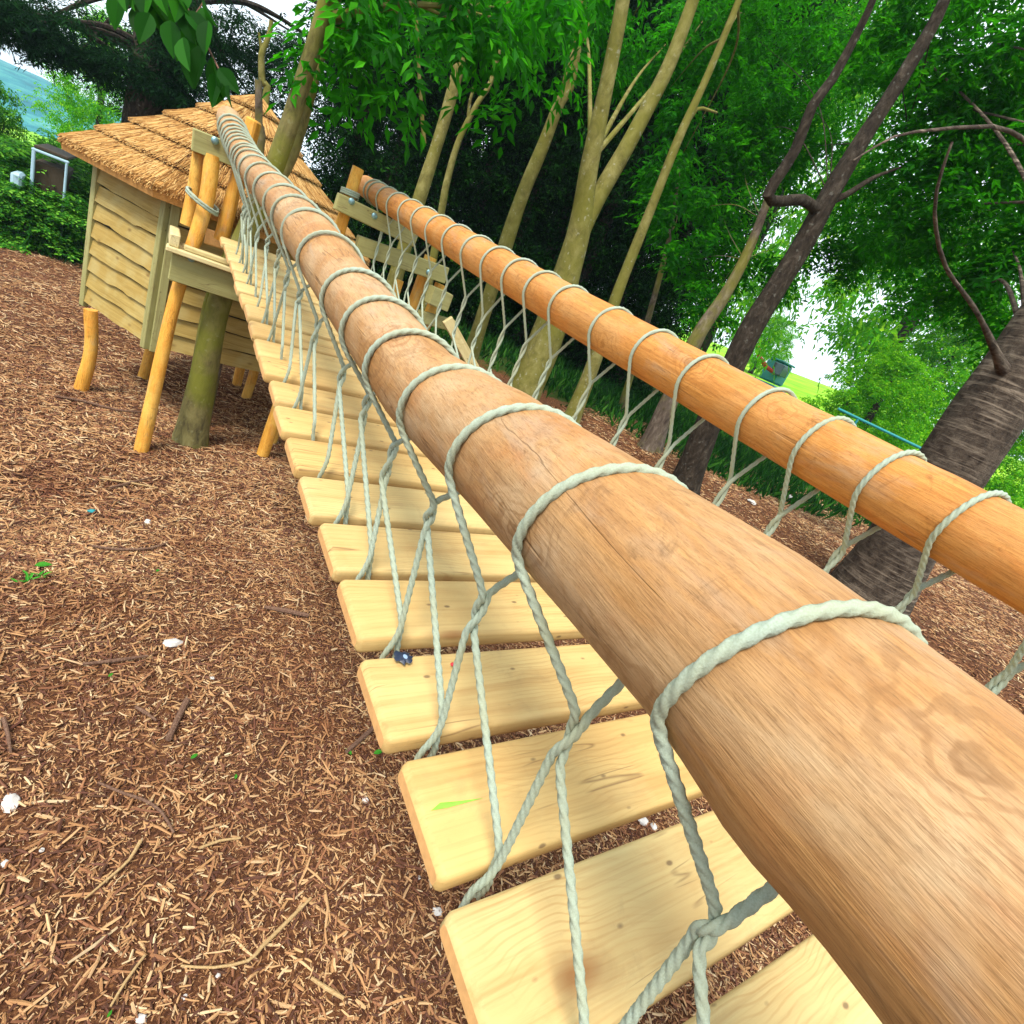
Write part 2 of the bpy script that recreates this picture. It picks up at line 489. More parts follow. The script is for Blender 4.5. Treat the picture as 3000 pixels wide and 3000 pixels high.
# ------------------------------------------------------------------ camera, light, sky
cam_d = bpy.data.cameras.new('camera')
cam = bpy.data.objects.new('camera', cam_d)
COL.objects.link(cam)
cam_d.sensor_fit = 'HORIZONTAL'; cam_d.sensor_width = 36.0
cam_d.lens = 36.0 * F / 3000.0
cam_d.clip_start = .02; cam_d.clip_end = 3000
R = np.column_stack([W[:, 0], -W[:, 1], -W[:, 2]])
cam.matrix_world = Matrix([[*R[0], CAM[0]], [*R[1], CAM[1]], [*R[2], CAM[2]], [0, 0, 0, 1]])
scene.camera = cam

SUN_EL, SUN_AZ = 56.0, 232.0      # azimuth clockwise from +Y: the light comes from behind left
sd = bpy.data.lights.new('sun', 'SUN'); sd.energy = 4.0; sd.angle = math.radians(18); sd.color = (1, .94, .84)
so = bpy.data.objects.new('sun', sd); COL.objects.link(so)
az, el = math.radians(SUN_AZ), math.radians(SUN_EL)
to_sun = Vector((math.sin(az) * math.cos(el), math.cos(az) * math.cos(el), math.sin(el)))
so.rotation_euler = (-to_sun).to_track_quat('-Z', 'Y').to_euler()
so.location = to_sun * 30

wd = bpy.data.worlds.new('World'); scene.world = wd; wd.use_nodes = True
wt = wd.node_tree; wt.nodes.clear()
wo = wt.nodes.new('ShaderNodeOutputWorld')
sky = wt.nodes.new('ShaderNodeTexSky'); sky.sky_type = 'NISHITA'; sky.sun_disc = False
sky.sun_elevation = el; sky.sun_rotation = az; sky.air_density = 1.0; sky.dust_density = 2.0; sky.ozone_density = 1.0
bg = wt.nodes.new('ShaderNodeBackground'); bg.inputs['Strength'].default_value = .07
# thin bright cloud over the blue
tc = wt.nodes.new('ShaderNodeTexCoord'); nz = wt.nodes.new('ShaderNodeTexNoise')
nz.inputs['Scale'].default_value = 2.2; nz.inputs['Detail'].default_value = 6
wt.links.new(tc.outputs['Generated'], nz.inputs['Vector'])
rp = wt.nodes.new('ShaderNodeValToRGB'); rp.color_ramp.elements[0].position = .22; rp.color_ramp.elements[1].position = .42
wt.links.new(nz.outputs['Fac'], rp.inputs['Fac'])
mx = wt.nodes.new('ShaderNodeMix'); mx.data_type = 'RGBA'
wt.links.new(rp.outputs['Color'], mx.inputs[0]); wt.links.new(sky.outputs[0], mx.inputs[6])
mx.inputs[7].default_value = (17.0, 19.0, 20.5, 1)
wt.links.new(mx.outputs[2], bg.inputs['Color']); wt.links.new(bg.outputs[0], wo.inputs['Surface'])
scene.view_settings.view_transform = 'Standard'; scene.view_settings.look = 'None'
scene.view_settings.exposure = 0.36; scene.view_settings.gamma = 1

# ------------------------------------------------------------------ ground
def axis_samples(lo, hi, d0, d1, step):
    near = np.arange(d0, d1 + 1e-6, step)
    def grow(start, end, sgn):
        out = []; x = start; s = step
        while (end - x) * sgn > 0:
            s *= 1.22; x += s * sgn; out.append(x)
        return out
    return np.array(sorted(grow(d0, lo, -1)) + list(near) + grow(d1, hi, 1))

gx = axis_samples(-420, 420, -4, 9, .12); gy = axis_samples(-60, 700, -1, 13, .12)
GX, GY = np.meshgrid(gx, gy)
GZ = terrain(GX, GY)
V_ = np.column_stack([GX.ravel(), GY.ravel(), GZ.ravel()])
nx, ny = len(gx), len(gy)
ii, jj = np.meshgrid(np.arange(nx - 1), np.arange(ny - 1))
b0 = (jj * nx + ii).ravel()
ground = fast_mesh('ground', V_, np.column_stack([b0, b0 + 1, b0 + nx + 1, b0 + nx]), M['ground'], smooth=True)
tag(ground, 'brown bark mulch ground rising to a grassy bank under the trees', 'ground', kind='structure')

def grassiness(x, y):
    g = sstep(4.9, 6.2, x + .35 * (y - 3.2))
    g = g * sstep(3.0, 4.2, y + .04 * x) + sstep(9.0, 11, x) * (y < 3)
    g = np.clip(g, 0, 1)
    g = np.maximum(g, sstep(10.0, 11.5, y) * .8)
    return g

zone = np.zeros((len(V_), 4), np.float32); zone[:, 3] = 1
zone[:, 0] = grassiness(V_[:, 0], V_[:, 1])
zone[:, 1] = np.maximum(sstep(13, 17, V_[:, 1]), sstep(13, 16, V_[:, 0]))
ca = ground.data.color_attributes.new('zone', 'FLOAT_COLOR', 'POINT')
ca.data.foreach_set('color', zone.ravel())

# far wooded ridge
hx = np.linspace(-420, 420, 120); hy = np.linspace(95, 520, 60)
HX, HY = np.meshgrid(hx, hy)
HZ = -8 + 9.0 * sstep(110, 300, HY) + 1.2 * np.sin(HX * .02) + .8 * np.sin(HX * .06 + HY * .04) + rng.normal(0, .35, HX.shape)
HZ = HZ * sstep(460, 200, HX * 0 + 150)
b0 = (np.meshgrid(np.arange(119), np.arange(59))[1] * 120 + np.meshgrid(np.arange(119), np.arange(59))[0]).ravel()
hill = fast_mesh('hills', np.column_stack([HX.ravel(), HY.ravel(), HZ.ravel()]), np.column_stack([b0, b0 + 1, b0 + 121, b0 + 120]), M['hill'], smooth=True)
tag(hill, 'distant wooded hill tinted blue green for haze beyond the meadow', 'hill', kind='structure')

# mulch chips -----------------------------------------------------------------
def chips(n, cx, cy, rx, ry, lmin, lmax, power=1.0):
    th_ = rng.uniform(0, 2 * np.pi, n)
    x = cx + rng.uniform(-rx, rx, n); y = cy + rng.uniform(-ry, ry, n)
    L = lmin + (lmax - lmin) * rng.random(n) ** 2.2
    Wd = np.clip(L * rng.uniform(.08, .30, n), .0022, .010)
    z = terrain(x, y) + rng.uniform(.001, .016, n)
    tilt = rng.normal(0, .16, n)
    d = np.column_stack([np.cos(th_) * np.cos(tilt), np.sin(th_) * np.cos(tilt), np.sin(tilt)])
    s = np.column_stack([-np.sin(th_), np.cos(th_), rng.normal(0, .35, n)])
    u = np.cross(d, s)
    c = np.column_stack([x, y, z])
    bend = rng.normal(0, .12, n)[:, None]
    hl = (L / 2)[:, None]; hw = (Wd / 2)[:, None]
    mid = c + s * bend * hl * .6 + u * hw * .9
    a, b = c - d * hl, c + d * hl
    V = np.stack([a - s * hw * .7, mid - s * hw - u * hw * .9, b - s * hw * .6, a + u * hw * .5, mid, b + u * hw * .5, a + s * hw * .7, mid + s * hw - u * hw * .9, b + s * hw * .6], 1)
    Fq = np.array([[0, 1, 4, 3], [1, 2, 5, 4], [3, 4, 7, 6], [4, 5, 8, 7]])
    idx = (np.arange(n)[:, None, None] * 9 + Fq[None]).reshape(-1, 4)
    return V.reshape(-1, 3), idx

parts = [chips(140000, 1.0, 1.4, 2.0, 2.2, .008, .042), chips(75000, .5, 4.6, 2.0, 1.6, .014, .07), chips(40000, .2, 7.2, 2.6, 2.0, .02, .09), chips(16000, -.8, 10.0, 3.2, 1.6, .03, .12),
         chips(26000, 8.6, 2.4, 2.6, 2.6, .025, .10), chips(65000, 4.6, 2.6, 2.6, 3.0, .014, .07), chips(60000, 1.0, 1.6, 2.0, 2.2, .004, .018), chips(5000, .6, 2.2, 2.0, 2.2, .04, .12), chips(3500, .4, 5.2, 2.2, 2.0, .05, .16), chips(1500, .8, 2.5, 1.9, 2.4, .05, .15), chips(900, 0.6, 5.5, 2.6, 2.5, .07, .2)]
vs, fs, o = [], [], 0
for v_, f_ in parts:
    vs.append(v_); fs.append(f_ + o); o += len(v_)
mul = fast_mesh('mulch', np.concatenate(vs), np.concatenate(fs), M['chip'])
tag(mul, 'loose brown bark mulch chips covering the ground', 'mulch', kind='stuff')

# ------------------------------------------------------------------ rope bridge
BM = Matrix([[BC[0], BV[0], BU[0], CAM[0]], [BC[1], BV[1], BU[1], CAM[1]], [BC[2], BV[2], BU[2], CAM[2]], [0, 0, 0, 1]])
bridge = empty('rope_bridge', label='wooden rope bridge of pale boards hung from two log handrails, leading to the thatched hut', cat='bridge')
bridge.matrix_world = BM


def B(a, s, b):
    return CAM + BC * a + BV * s + BU * b


# left rail: axis a = .465, sags in the middle
RL_S = np.array([-1.4, 0.0, .2, .6, 1.0, 1.6, 2.2, 3.0, 3.9, 4.3, 4.6, 4.9])
RL_A = np.array([.465, .465, .465, .465, .465, .463, .460, .455, .425, .395, .355, .305])
RL_B = np.array([-.225, -.228, -.232, -.275, -.325, -.318, -.295, -.285, -.270, -.240, -.180, -.075])
RL_R = np.array([.103, .101, .100, .094, .088, .088, .092, .090, .088, .086, .083, .078])
RR_S = np.array([-1.4, 0.0, 1.0, 2.0, 3.0, 4.0, 5.0, 6.0])
RR_B = np.array([-.128, -.132, -.150, -.160, -.158, -.150, -.140, -.130])
RR_R = np.array([.088, .086, .085, .089, .094, .092, .088, .084])


def rail_l(s): return float(np.interp(s, RL_S, RL_A)), float(np.interp(s, RL_S, RL_B)), float(np.interp(s, RL_S, RL_R))
def rail_r(s): return 1.43, float(np.interp(s, RR_S, RR_B)), float(np.interp(s, RR_S, RR_R))


def make_rail(fn, s0, s1, mat_, label, seed):
    mb = MB()
    ns, n = 210, 56
    ss = np.linspace(s0, s1, ns)
    vs = []
    knots = [(random.uniform(s0, s1), random.uniform(0, 6.28), random.uniform(.012, .022)) for _ in range(26)]
    for s in ss:
        a, b, r = fn(s)
        for k in range(n):
            th = 2 * math.pi * k / n
            p = Vector((math.cos(th) * 1.6 + seed, s * 1.1, math.sin(th) * 1.6))
            rr = r * (1 + .035 * mnoise.noise(p) + .012 * mnoise.noise(p * 4))
            # flats left by the drawknife
            fl = 9
            ph = (th + .25 * mnoise.noise(Vector((seed, s * .9, 3)))) % (2 * math.pi / fl) - math.pi / fl
            rr *= 1 + .055 * (1 / max(.9, math.cos(ph)) - 1.04)
            for ks, kt, kh in knots:
                dd = ((s - ks) / .05) ** 2 + (((th - kt + math.pi) % (2 * math.pi) - math.pi) / .45) ** 2
                if dd < 6: rr += kh * .35 * math.exp(-dd)
            e = min(s - s0, s1 - s)
            if e < .02: rr *= .9 + .1 * (e / .02)
            vs.append((a + rr * math.cos(th), s, b + rr * math.sin(th)))
    fs = []
    for i in range(ns - 1):
        for k in range(n):
            j = (k + 1) % n
            fs.append((i * n + k, (i + 1) * n + k, (i + 1) * n + j, i * n + j))
    fs.append(tuple(range(n))); fs.append(tuple(range(ns * n - 1, (ns - 1) * n - 1, -1)))
    mb.add(vs, fs)
    o = mb.build('handrail', mat_, bridge)
    o['label'] = label
    return o


make_rail(rail_l, -1.3, 4.88, M['rail_near'], 'thick nearer log handrail wound with pale rope', 3.1)
make_rail(rail_r, -.9, 5.55, M['rail_far'], 'farther orange log handrail wound with pale rope', 9.4)

# deck boards
PITCH, PW, PT = .2365, .197, .045
A0, A1 = .415, 1.50
rp_ = random.Random(5)
plank_meshes = []
for k in range(-3, 20):
    back = .262 + PITCH * k
    c = back - PW / 2
    mb = MB()
    L = A1 - A0 + rp_.uniform(-.012, .012)
    hx = L / 2; b_ = .011
    hy, hz = PW / 2, PT / 2
    prof = []
    for (cy, cz, a0_) in ((hy - b_, hz - b_, 0), (-hy + b_, hz - b_, 90), (-hy + b_, -hz + b_, 180), (hy - b_, -hz + b_, 270)):
        for q in range(4):
            an = math.radians(a0_ + q * 30)
            prof.append((cy + b_ * math.cos(an), cz + b_ * math.sin(an)))
    nP = len(prof)
    xs = [-hx, -hx + .004, -hx + .012] + list(np.linspace(-hx + .1, hx - .1, 6)) + [hx - .012, hx - .004, hx]
    sh = [.010, .004, 0] + [0] * 6 + [0, .004, .010]
    vs = []
    bow = rp_.uniform(-.003, .003)
    for x, d in zip(xs, sh):
        for y, z in prof:
            vs.append((x, y * (1 - d / hy), z * (1 - d / hz) + bow * (1 - (x / hx) ** 2)))
    fs = []; nx_ = len(xs)
    for i in range(nx_ - 1):
        for q in range(nP):
            j = (q + 1) % nP
            fs.append((i * nP + q, (i + 1) * nP + q, (i + 1) * nP + j, i * nP + j)[::-1])
    mb.add(vs, fs, 0)
    mb.add(vs[:nP], [tuple(range(nP))[::-1]], 1)
    mb.add(vs[-nP:], [tuple(range(nP))], 1)
    o = mb.build('plank', [M['plank'], M['endgrain']], bridge)
    lat = -.012 * max(0, c)
    o.location = ((A0 + A1) / 2 + lat + rp_.uniform(-.008, .008), c + rp_.uniform(-.004, .004), -.8 - PT / 2 + rp_.uniform(-.004, .004))
    o.rotation_euler = (rp_.uniform(-.018, .018), rp_.uniform(-.008, .008), rp_.uniform(-.012, .012))
    if k == 1: plank_bird = o

# rope net -------------------------------------------------------------------
RR = .0068
def rope_prof(a):
    a3 = (a % (2 * math.pi / 3)) - math.pi / 3
    rho, off = .515, .485
    c = math.cos(a3)
    return off * c + math.sqrt(max(rho * rho - off * off * (1 - c * c), 0))


def smooth_path(pts, step):
    """Catmull-Rom through pts, resampled"""
    P = np.asarray(pts, float)
    P = np.vstack([2 * P[0] - P[1], P, 2 * P[-1] - P[-2]])
    out = []
    for i in range(1, len(P) - 2):
        n = max(2, int(np.linalg.norm(P[i + 1] - P[i]) / step))
        for q in range(n):
            u = q / n
            out.append(.5 * ((2 * P[i]) + (-P[i - 1] + P[i + 1]) * u + (2 * P[i - 1] - 5 * P[i] + 4 * P[i + 1] - P[i + 2]) * u * u + (-P[i - 1] + 3 * P[i] - 3 * P[i + 1] + P[i + 2]) * u ** 3))
    out.append(P[-2])
    return np.array(out)


def twist_pts(m, d, half, r, ph, turns, n=9):
    """n points around axis d (unit) through m, going along d from -half to half"""
    d = d / np.linalg.norm(d)
    u = np.cross(d, [0.0, 1, 0]);  u = u if np.linalg.norm(u) > .2 else np.cross(d, [1.0, 0, 0])
    u /= np.linalg.norm(u); w = np.cross(d, u)
    out = []
    for i in range(n):
        q = -1 + 2 * i / (n - 1)
        an = ph + turns * math.pi * q
        out.append(m + d * half * q + (u * math.cos(an) + w * math.sin(an)) * r)
    return out


def dense(pts, step=.022):
    """straight runs get extra points so that the curve does not overshoot"""
    out = [np.asarray(pts[0], float)]
    for p in pts[1:]:
        p = np.asarray(p, float); q = out[-1]
        n = int(np.linalg.norm(p - q) / step)
        for i in range(1, n + 1): out.append(q + (p - q) * i / (n + 1))
        out.append(p)
    return out


def net(fn, side_a, wrap_s, knot_s, knot_b, anch_s, detail_near):
    """rope k goes over the rail; its two legs twist together at knot k, part again and run to anchors k and k-1"""
    for k in range(1, len(wrap_s)):
        s = wrap_s[k]
        a, b, r = fn(s)
        rr_ = r + RR * 1.02
        sk = side_a(s)
        m = np.array([(sk + a) / 2 if sk < 1 else sk, knot_s[k], knot_b[k]])
        g1 = anch_s[0] + PITCH * round((knot_s[k] - .01 - anch_s[0]) / PITCH); g0 = g1 - PITCH
        a0 = np.array([side_a(g0), g0, -.80]); a1 = np.array([side_a(g1), g1, -.80])
        h = (.034 if sk < 1 else .10) + .012 * math.sin(k * 2.3)
        ph = .6 + k * 1.1
        near = s < detail_near
        d0 = np.array([0.0, (a0 - m)[1] * .35, -.3]); d1 = np.array([0.0, (a1 - m)[1] * .35, -.3])
        dm = np.array([0.0, .02, 1.0])
        pts = [a0 + [.017, .006, -.075], a0 + [.015, 0, -.03]]
        pts += [a0 + [.008, .006, .01], a0 + [.004, .006, .05]]
        pts += twist_pts(m, dm, h, RR * .95, ph, .62 if sk < 1 else 1.1, 13)
        va, vb = m[0] - a, m[2] + h - b
        fi = math.degrees(math.atan2(vb, va)); ac = math.degrees(math.acos(min(.95, rr_ / math.hypot(va, vb))))
        dg0, dg1 = fi - ac + 360 - 3, fi + ac + 3
        for deg in np.linspace(dg0, dg1, 22):
            th = math.radians(deg); u_ = (dg0 - deg) / (dg0 - dg1)
            pts.append(np.array([a + rr_ * math.cos(th), s - (.12 if sk < 1 else .05) * u_ ** 1.5, b + rr_ * math.sin(th)]))
        pts += list(reversed(twist_pts(m, dm, h, RR * .95, ph + math.pi, .62 if sk < 1 else 1.1, 13)))
        pts += [a1 + [-.004, -.006, .05], a1 + [-.008, -.006, .01]]
        pts += [a1 + [-.015, 0, -.03], a1 + [-.018, -.006, -.075]]
        path = smooth_path(dense(pts), .0045 if near else .014)
        for _ in range(14 if near else 2): path[1:-1] = .5 * path[1:-1] + .25 * (path[:-2] + path[2:])
        mb = MB()
        mb.tube(path, RR, 24 if near else 9, True, prof=rope_prof, twist=2 * math.pi / .060)
        mb.build('hanger_rope', M['rope'], bridge)


jr = random.Random(3)
ws = [-.4, -.09, .17, .42, .63, .86, 1.10, 1.33, 1.58, 1.98, 2.34, 2.64, 2.93, 3.28, 3.62, 3.92, 4.08, 4.18, 4.26]
ks_ = [-.5, -.17, .06, .29, .55, .80, 1.05, 1.29, 1.54] + [w - .05 for w in ws[9:]]
kb_ = [-.5, -.47, -.46, -.49, -.52, -.50, -.53, -.5, -.52] + [-.51 + jr.uniform(-.03, .03) for _ in range(14)]
as_ = [.262 + PITCH * (i - 3) + (PITCH - PW) / 2 for i in range(0, 23)]
net(rail_l, lambda q: .487 - .012 * q, ws, ks_, kb_, as_, 1.7)
wsr = [-.35, -.08, .17] + [w + .022 for w in [.36, .535, .715, .90, 1.16, 1.40, 1.66, 1.97, 2.20, 2.43, 2.68, 2.95, 3.25, 3.55, 3.85, 4.15, 4.45, 4.75]]
ksr = [w - .02 for w in wsr]
kbr = [-.41, -.41, -.42, -.42, -.43, -.44, -.45, -.46, -.47, -.48, -.48] + [-.49] * 11
asr = [.262 + PITCH * (i - 3) + (PITCH - PW) / 2 for i in range(0, 23)]
net(rail_r, lambda q: 1.44, wsr, ksr, kbr, asr, .9)

# tight coils that finish the lashing at the tower end of each rail
for fn, s0, n_ in ((rail_l, 4.34, 7), (rail_r, 5.0, 2)):
    pts = []
    for i in range(n_ * 16):
        s = s0 + i / 16 * (.062 if n_ > 3 else .12)
        a, b, r = fn(s); th = 2 * math.pi * i / 16
        pts.append((a + (r + RR) * math.cos(th), s, b + (r + RR) * math.sin(th)))
    mb = MB(); mb.tube(pts, RR, 8); mb.build('rope_coil', M['rope'], bridge)

# droppings and smear on the boards, berries
def blob(path_pts, z, mat_, name, parent=None, h=.003):
    n = len(path_pts); mb = MB()
    c = np.mean(path_pts, axis=0)
    vs = [(p[0], p[1], z) for p in path_pts] + [((p[0] * .6 + c[0] * .4), (p[1] * .6 + c[1] * .4), z + h) for p in path_pts] + [(c[0], c[1], z + h)]
    fs = [(i, (i + 1) % n, n + (i + 1) % n, n + i) for i in range(n)] + [(n + i, n + (i + 1) % n, 2 * n) for i in range(n)]
    mb.add(vs, fs)
    return mb.build(name, mat_, parent)


def deck_xy(px, py):
    r = ray(px, py)
    tt = .795 / -(r @ BU)
    return float(r @ BC * tt), float(r @ BV * tt)


sx0, sy0 = deck_xy(1262, 2364); sx1, sy1 = deck_xy(1420, 2334)
sm = [(sx0, sy0 - .004), (sx0 + .03, sy0 - .006), ((sx0 + sx1) / 2, (sy0 + sy1) / 2 - .003), (sx1, sy1), ((sx0 + sx1) / 2, (sy0 + sy1) / 2 + .003), (sx0 + .02, sy0 + .005)]
o = blob(sm, -.7985, M['smear'], 'green_smear', h=.0008)
o.matrix_world = BM; bpy.context.view_layer.update()
o.parent = plank_bird; o.matrix_parent_inverse = (BM @ plank_bird.matrix_basis).inverted()
bx, by = deck_xy(1180, 1925)
br = random.Random(2)
ring = [(bx + (.020 + br.uniform(-.004, .004)) * math.cos(q / 22 * 6.283), by + (.017 + br.uniform(-.005, .005)) * math.sin(q / 22 * 6.283)) for q in range(22)]
MW = np.array(BM)
def to_world(o):
    o.matrix_world = BM
    return o
drop = to_world(blob(ring, -.7955, M['blot'], 'bird_dropping', h=.004))
tag(drop, 'dark blue bird dropping splattered on the left end of a pale bridge board', 'bird dropping')
d2 = blob([(bx + .004 + .006 * math.cos(q), by + .008 * math.sin(q) - .002) for q in np.linspace(0, 5.6, 9)], -.7925, M['blot_pale'], 'pale_streak', drop, h=.002)
for (px, py), lab in (((1286, 1969), 'red berry on the pale board nearest the rope'), ((1324, 1950), 'red berry on the pale board, the one farther from the rope')):
    bx_, by_ = deck_xy(px, py)
    mb = MB()
    cc = np.array([bx_, by_, -.7915])
    mb.tube([cc + [0, 0, -.0045], cc + [0, 0, -.003], cc, cc + [0, 0, .003], cc + [0, 0, .0045]], [.0012, .0036, .0048, .0036, .0012], 12)
    o = to_world(mb.build('berry', M['berry']))
    tag(o, lab, 'berry', 'red berries on the bridge board')

# ------------------------------------------------------------------ tower at the far end of the bridge
tower = empty('timber_tower', at_y(560, 1285, 4.8) * [1, 1, 0], 'platform tower of green beams bolted to orange logs at the bridge end', 'tower')
TI = Matrix.Translation(-tower.location)


def tpart(mb, name, mats, label=None):
    o = mb.build(name, mats)
    o.parent = tower; o.matrix_parent_inverse = TI
    if label: o['label'] = label
    return o


def frame_x(d):
    """3x3 with x along d, z as upright as possible"""
    x = np.asarray(d, float); x = x / np.linalg.norm(x)
    z = np.array([0.0, 0, 1]) - x * x[2]; z /= np.linalg.norm(z)
    return np.column_stack([x, np.cross(z, x), z])


def beam(p0, p1, h, w, name, mats=None, bev=.006, par=tpart, label=None):
    p0 = np.asarray(p0, float); p1 = np.asarray(p1, float)
    Rm = frame_x(p1 - p0)
    mb = MB()
    mb.box((0, 0, 0), (np.linalg.norm(p1 - p0), w, h), None, bev, 0, .0012)
    # end faces take the end material
    mb.m = [1 if len(f) == 8 else 0 for f in mb.f]
    loc = Matrix.Translation((p0 + p1) / 2) @ Matrix(Rm.tolist()).to_4x4()
    o = mb.build(name, mats or [M['beam'], M['beam_end']], smooth=False)
    o.matrix_world = loc
    o.parent = tower; o.matrix_parent_inverse = TI
    if label: o['label'] = label
    return o


def log(pts, rad, name='post', label=None, mat_=None, seed=0.0, par=tpart, n=18):
    mb = MB()
    path = smooth_path(pts, .05)
    r = np.interp(np.linspace(0, 1, len(path)), np.linspace(0, 1, len(rad)), rad)
    mb.tube(path, r * .72, n, True, rough=.09, rf=5.0, seed=seed)
    return par(mb, name, mat_ or M['log'], label)


def bolt(p, d=(0, -1, 0), par=None):
    p = np.asarray(p); d = np.asarray(d, float)
    mb = MB()
    mb.tube([p + d * -.01, p + d * .004, p + d * .011, p + d * .014], [.024, .024, .018, .008], 12)
    return tpart(mb, 'bolt', M['bolt'])


YF = 4.72
# front lower beam, carrying the platform
lb0 = at_y(499, 777, YF); lb1 = at_y(499, 777, YF) + np.array([1.75, .02, -.02])
beam(lb0, lb1, .185, .075, 'lower_beam')
bolt(at_y(561, 757, YF - .04))
# platform boards
pz = lb0[2] + .115
for i, y_ in enumerate((4.70, 4.87, 5.02)):
    if i == 0:
        beam((lb0[0] - .04, y_, pz), (lb0[0] + 1.75, y_, pz - .02), .035, .13, 'platform_board', [M['pale_board'], M['pale_board']])
    else:
        beam((lb0[0] + .02, y_, pz - .005), (lb0[0] + 1.7, y_, pz - .025), .035, .13, 'platform_board', [M['pale_board'], M['pale_board']])
beam((lb0[0] + .06, 4.70, pz + .037), (lb0[0] + .52, 4.70, pz + .032), .035, .045, 'edge_batten', [M['pale_board'], M['pale_board']])
beam((lb0[0] + .0, 4.66, pz + .0585), (lb0[0] + .0, 5.1, pz + .0585), .08, .06, 'end_board', [M['pale_board'], M['pale_board']])
# front left log post runs from the ground to the upper beam
log([at_y(412, 1326, 4.66), at_y(455, 1130, 4.72), at_y(500, 930, 4.80), at_y(540, 790, 4.83), at_y(575, 690, 4.86), at_y(608, 570, 4.89), at_y(622, 455, 4.91)],
    [.072, .068, .064, .06, .062, .068, .066], label='front left log post standing on the mulch')
log([at_y(548, 660, 5.02), at_y(568, 560, 5.02), at_y(580, 470, 5.0), at_y(585, 430, 5.0)], [.066, .062, .058, .055], 'rear_log', seed=4)
log([at_y(648, 705, 4.98), at_y(672, 610, 4.97), at_y(698, 500, 4.96), at_y(705, 470, 4.95)], [.07, .065, .06, .055], 'prop_log', seed=7)
mb = MB(); 
pp = at_y(745, 350, 5.03); pq = at_y(690, 560, 5.05)
Rm = frame_x(pp - pq); 
mb.box((pp + pq) / 2, (np.linalg.norm(pp - pq), .085, .085), Rm, .012)
tpart(mb, 'square_post', M['log'])
# orange cross board low between the logs
beam(at_y(600, 690, 5.1), at_y(690, 720, 5.1), .11, .035, 'cross_board', [M['endgrain'], M['endgrain']])
# upper beam under the near rail
ub0 = at_y(563, 408, 4.93); ub1 = ub0 + np.array([.50, .01, .03])
beam(ub0, ub1, .135, .10, 'upper_beam')
bolt(at_y(630, 412, 4.875))
# rope tie round the pair of logs
tie = []
c0 = at_y(590, 580, 4.9)
for i in range(34):
    th = 2 * math.pi * i / 16
    tie.append(c0 + np.array([(.10 * math.cos(th) + .01), .13 * math.sin(th), -.035 * math.cos(th + .3) - .016 * i / 16]))
mb = MB(); mb.tube(smooth_path(tie, .012), .011, 9, prof=rope_prof, twist=100.0); tpart(mb, 'rope_tie', M['rope'])
# front right post under the deck
e0 = at_y(795, 1292, 5.33)
log([e0, e0 + [.06, -.05, .8], e0 + [.11, -.1, 1.5]], [.07, .066, .06], seed=11, label='log post half hidden behind the bridge boards')
# right hand frame
YR = 4.9
p = at_y(1050, 492, YR)
log([(p[0] - .16, YR + .05, -.02), (p[0] - .10, YR + .03, .9), (p[0] - .03, YR, 1.8), p], [.075, .072, .066, .062], seed=14, label='log post that carries the far handrail')
q0, q1 = at_y(985, 588, YR - .1), at_y(1215, 700, YR - .1)
beam(q0, q1, .12, .10, 'upper_beam')
bolt(at_y(1030, 590, YR - .15)); bolt(at_y(1097, 633, YR - .15))
ww = []
for i in range(40):
    th = 2 * math.pi * i / 12
    ww.append(p + np.array([-.012, 0, -.21]) + np.array([.068 * math.cos(th), .068 * math.sin(th), .014 * i / 12]))
mb = MB(); mb.tube(ww, .008, 7); tpart(mb, 'rope_binding', M['rope'])
q0, q1 = at_y(1045, 715, YR - .05), at_y(1305, 806, YR - .05)
beam(q0, q1, .135, .10, 'middle_beam')
bolt(at_y(1256, 798, YR - .1))
t0 = at_y(1262, 752, YR + .08)
log([(t0[0] - .06, YR + .08, terrain(t0[0] - .06, YR) - .03), (t0[0] - .03, YR + .08, 1.2), t0], [.082, .08, .076], seed=17, label='log post behind the middle beam')
q0, q1 = at_y(1258, 862, YR - .15), at_y(1312, 885, YR - .15)
beam(q0, q1, .15, .14, 'block')
t1 = at_y(1290, 832, YR + .02)
log([(t1[0] - .02, YR + .02, terrain(t1[0], YR) - .03), (t1[0] - .02, YR + .02, 1.0), t1], [.07, .068, .066], seed=19)
q0, q1 = at_y(1225, 925, YR - .12), at_y(1330, 955, YR - .12)
beam(q0, q1, .10, .08, 'lower_block')
q0, q1 = at_y(1310, 935, YR - .25), at_y(1395, 1090, YR - .3)
beam(q0, q1, .10, .045, 'slanted_board', [M['pale_board'], M['pale_board']])
t2 = at_y(1170, 820, YR + .05)
log([(t2[0] - .03, YR + .05, -.02), (t2[0], YR + .05, 1.0), t2], [.06, .058, .055], seed=23)

# ------------------------------------------------------------------ hexagonal thatched hut
HC = np.array([.58, 6.18])
hut = empty('thatched_hut', (HC[0], HC[1], 0), 'raised hexagonal play hut with waney board walls and a tiered straw thatch roof', 'hut')
HI = Matrix.Translation(-hut.location)


def hpart(mb, name, mats, label=None):
    o = mb.build(name, mats)
    o.parent = hut; o.matrix_parent_inverse = HI
    if label: o['label'] = label
    return o


def hexv(r, k): 
    an = math.radians(240 + 60 * k)
    return np.array([HC[0] + r * math.cos(an), HC[1] + r * math.sin(an)])


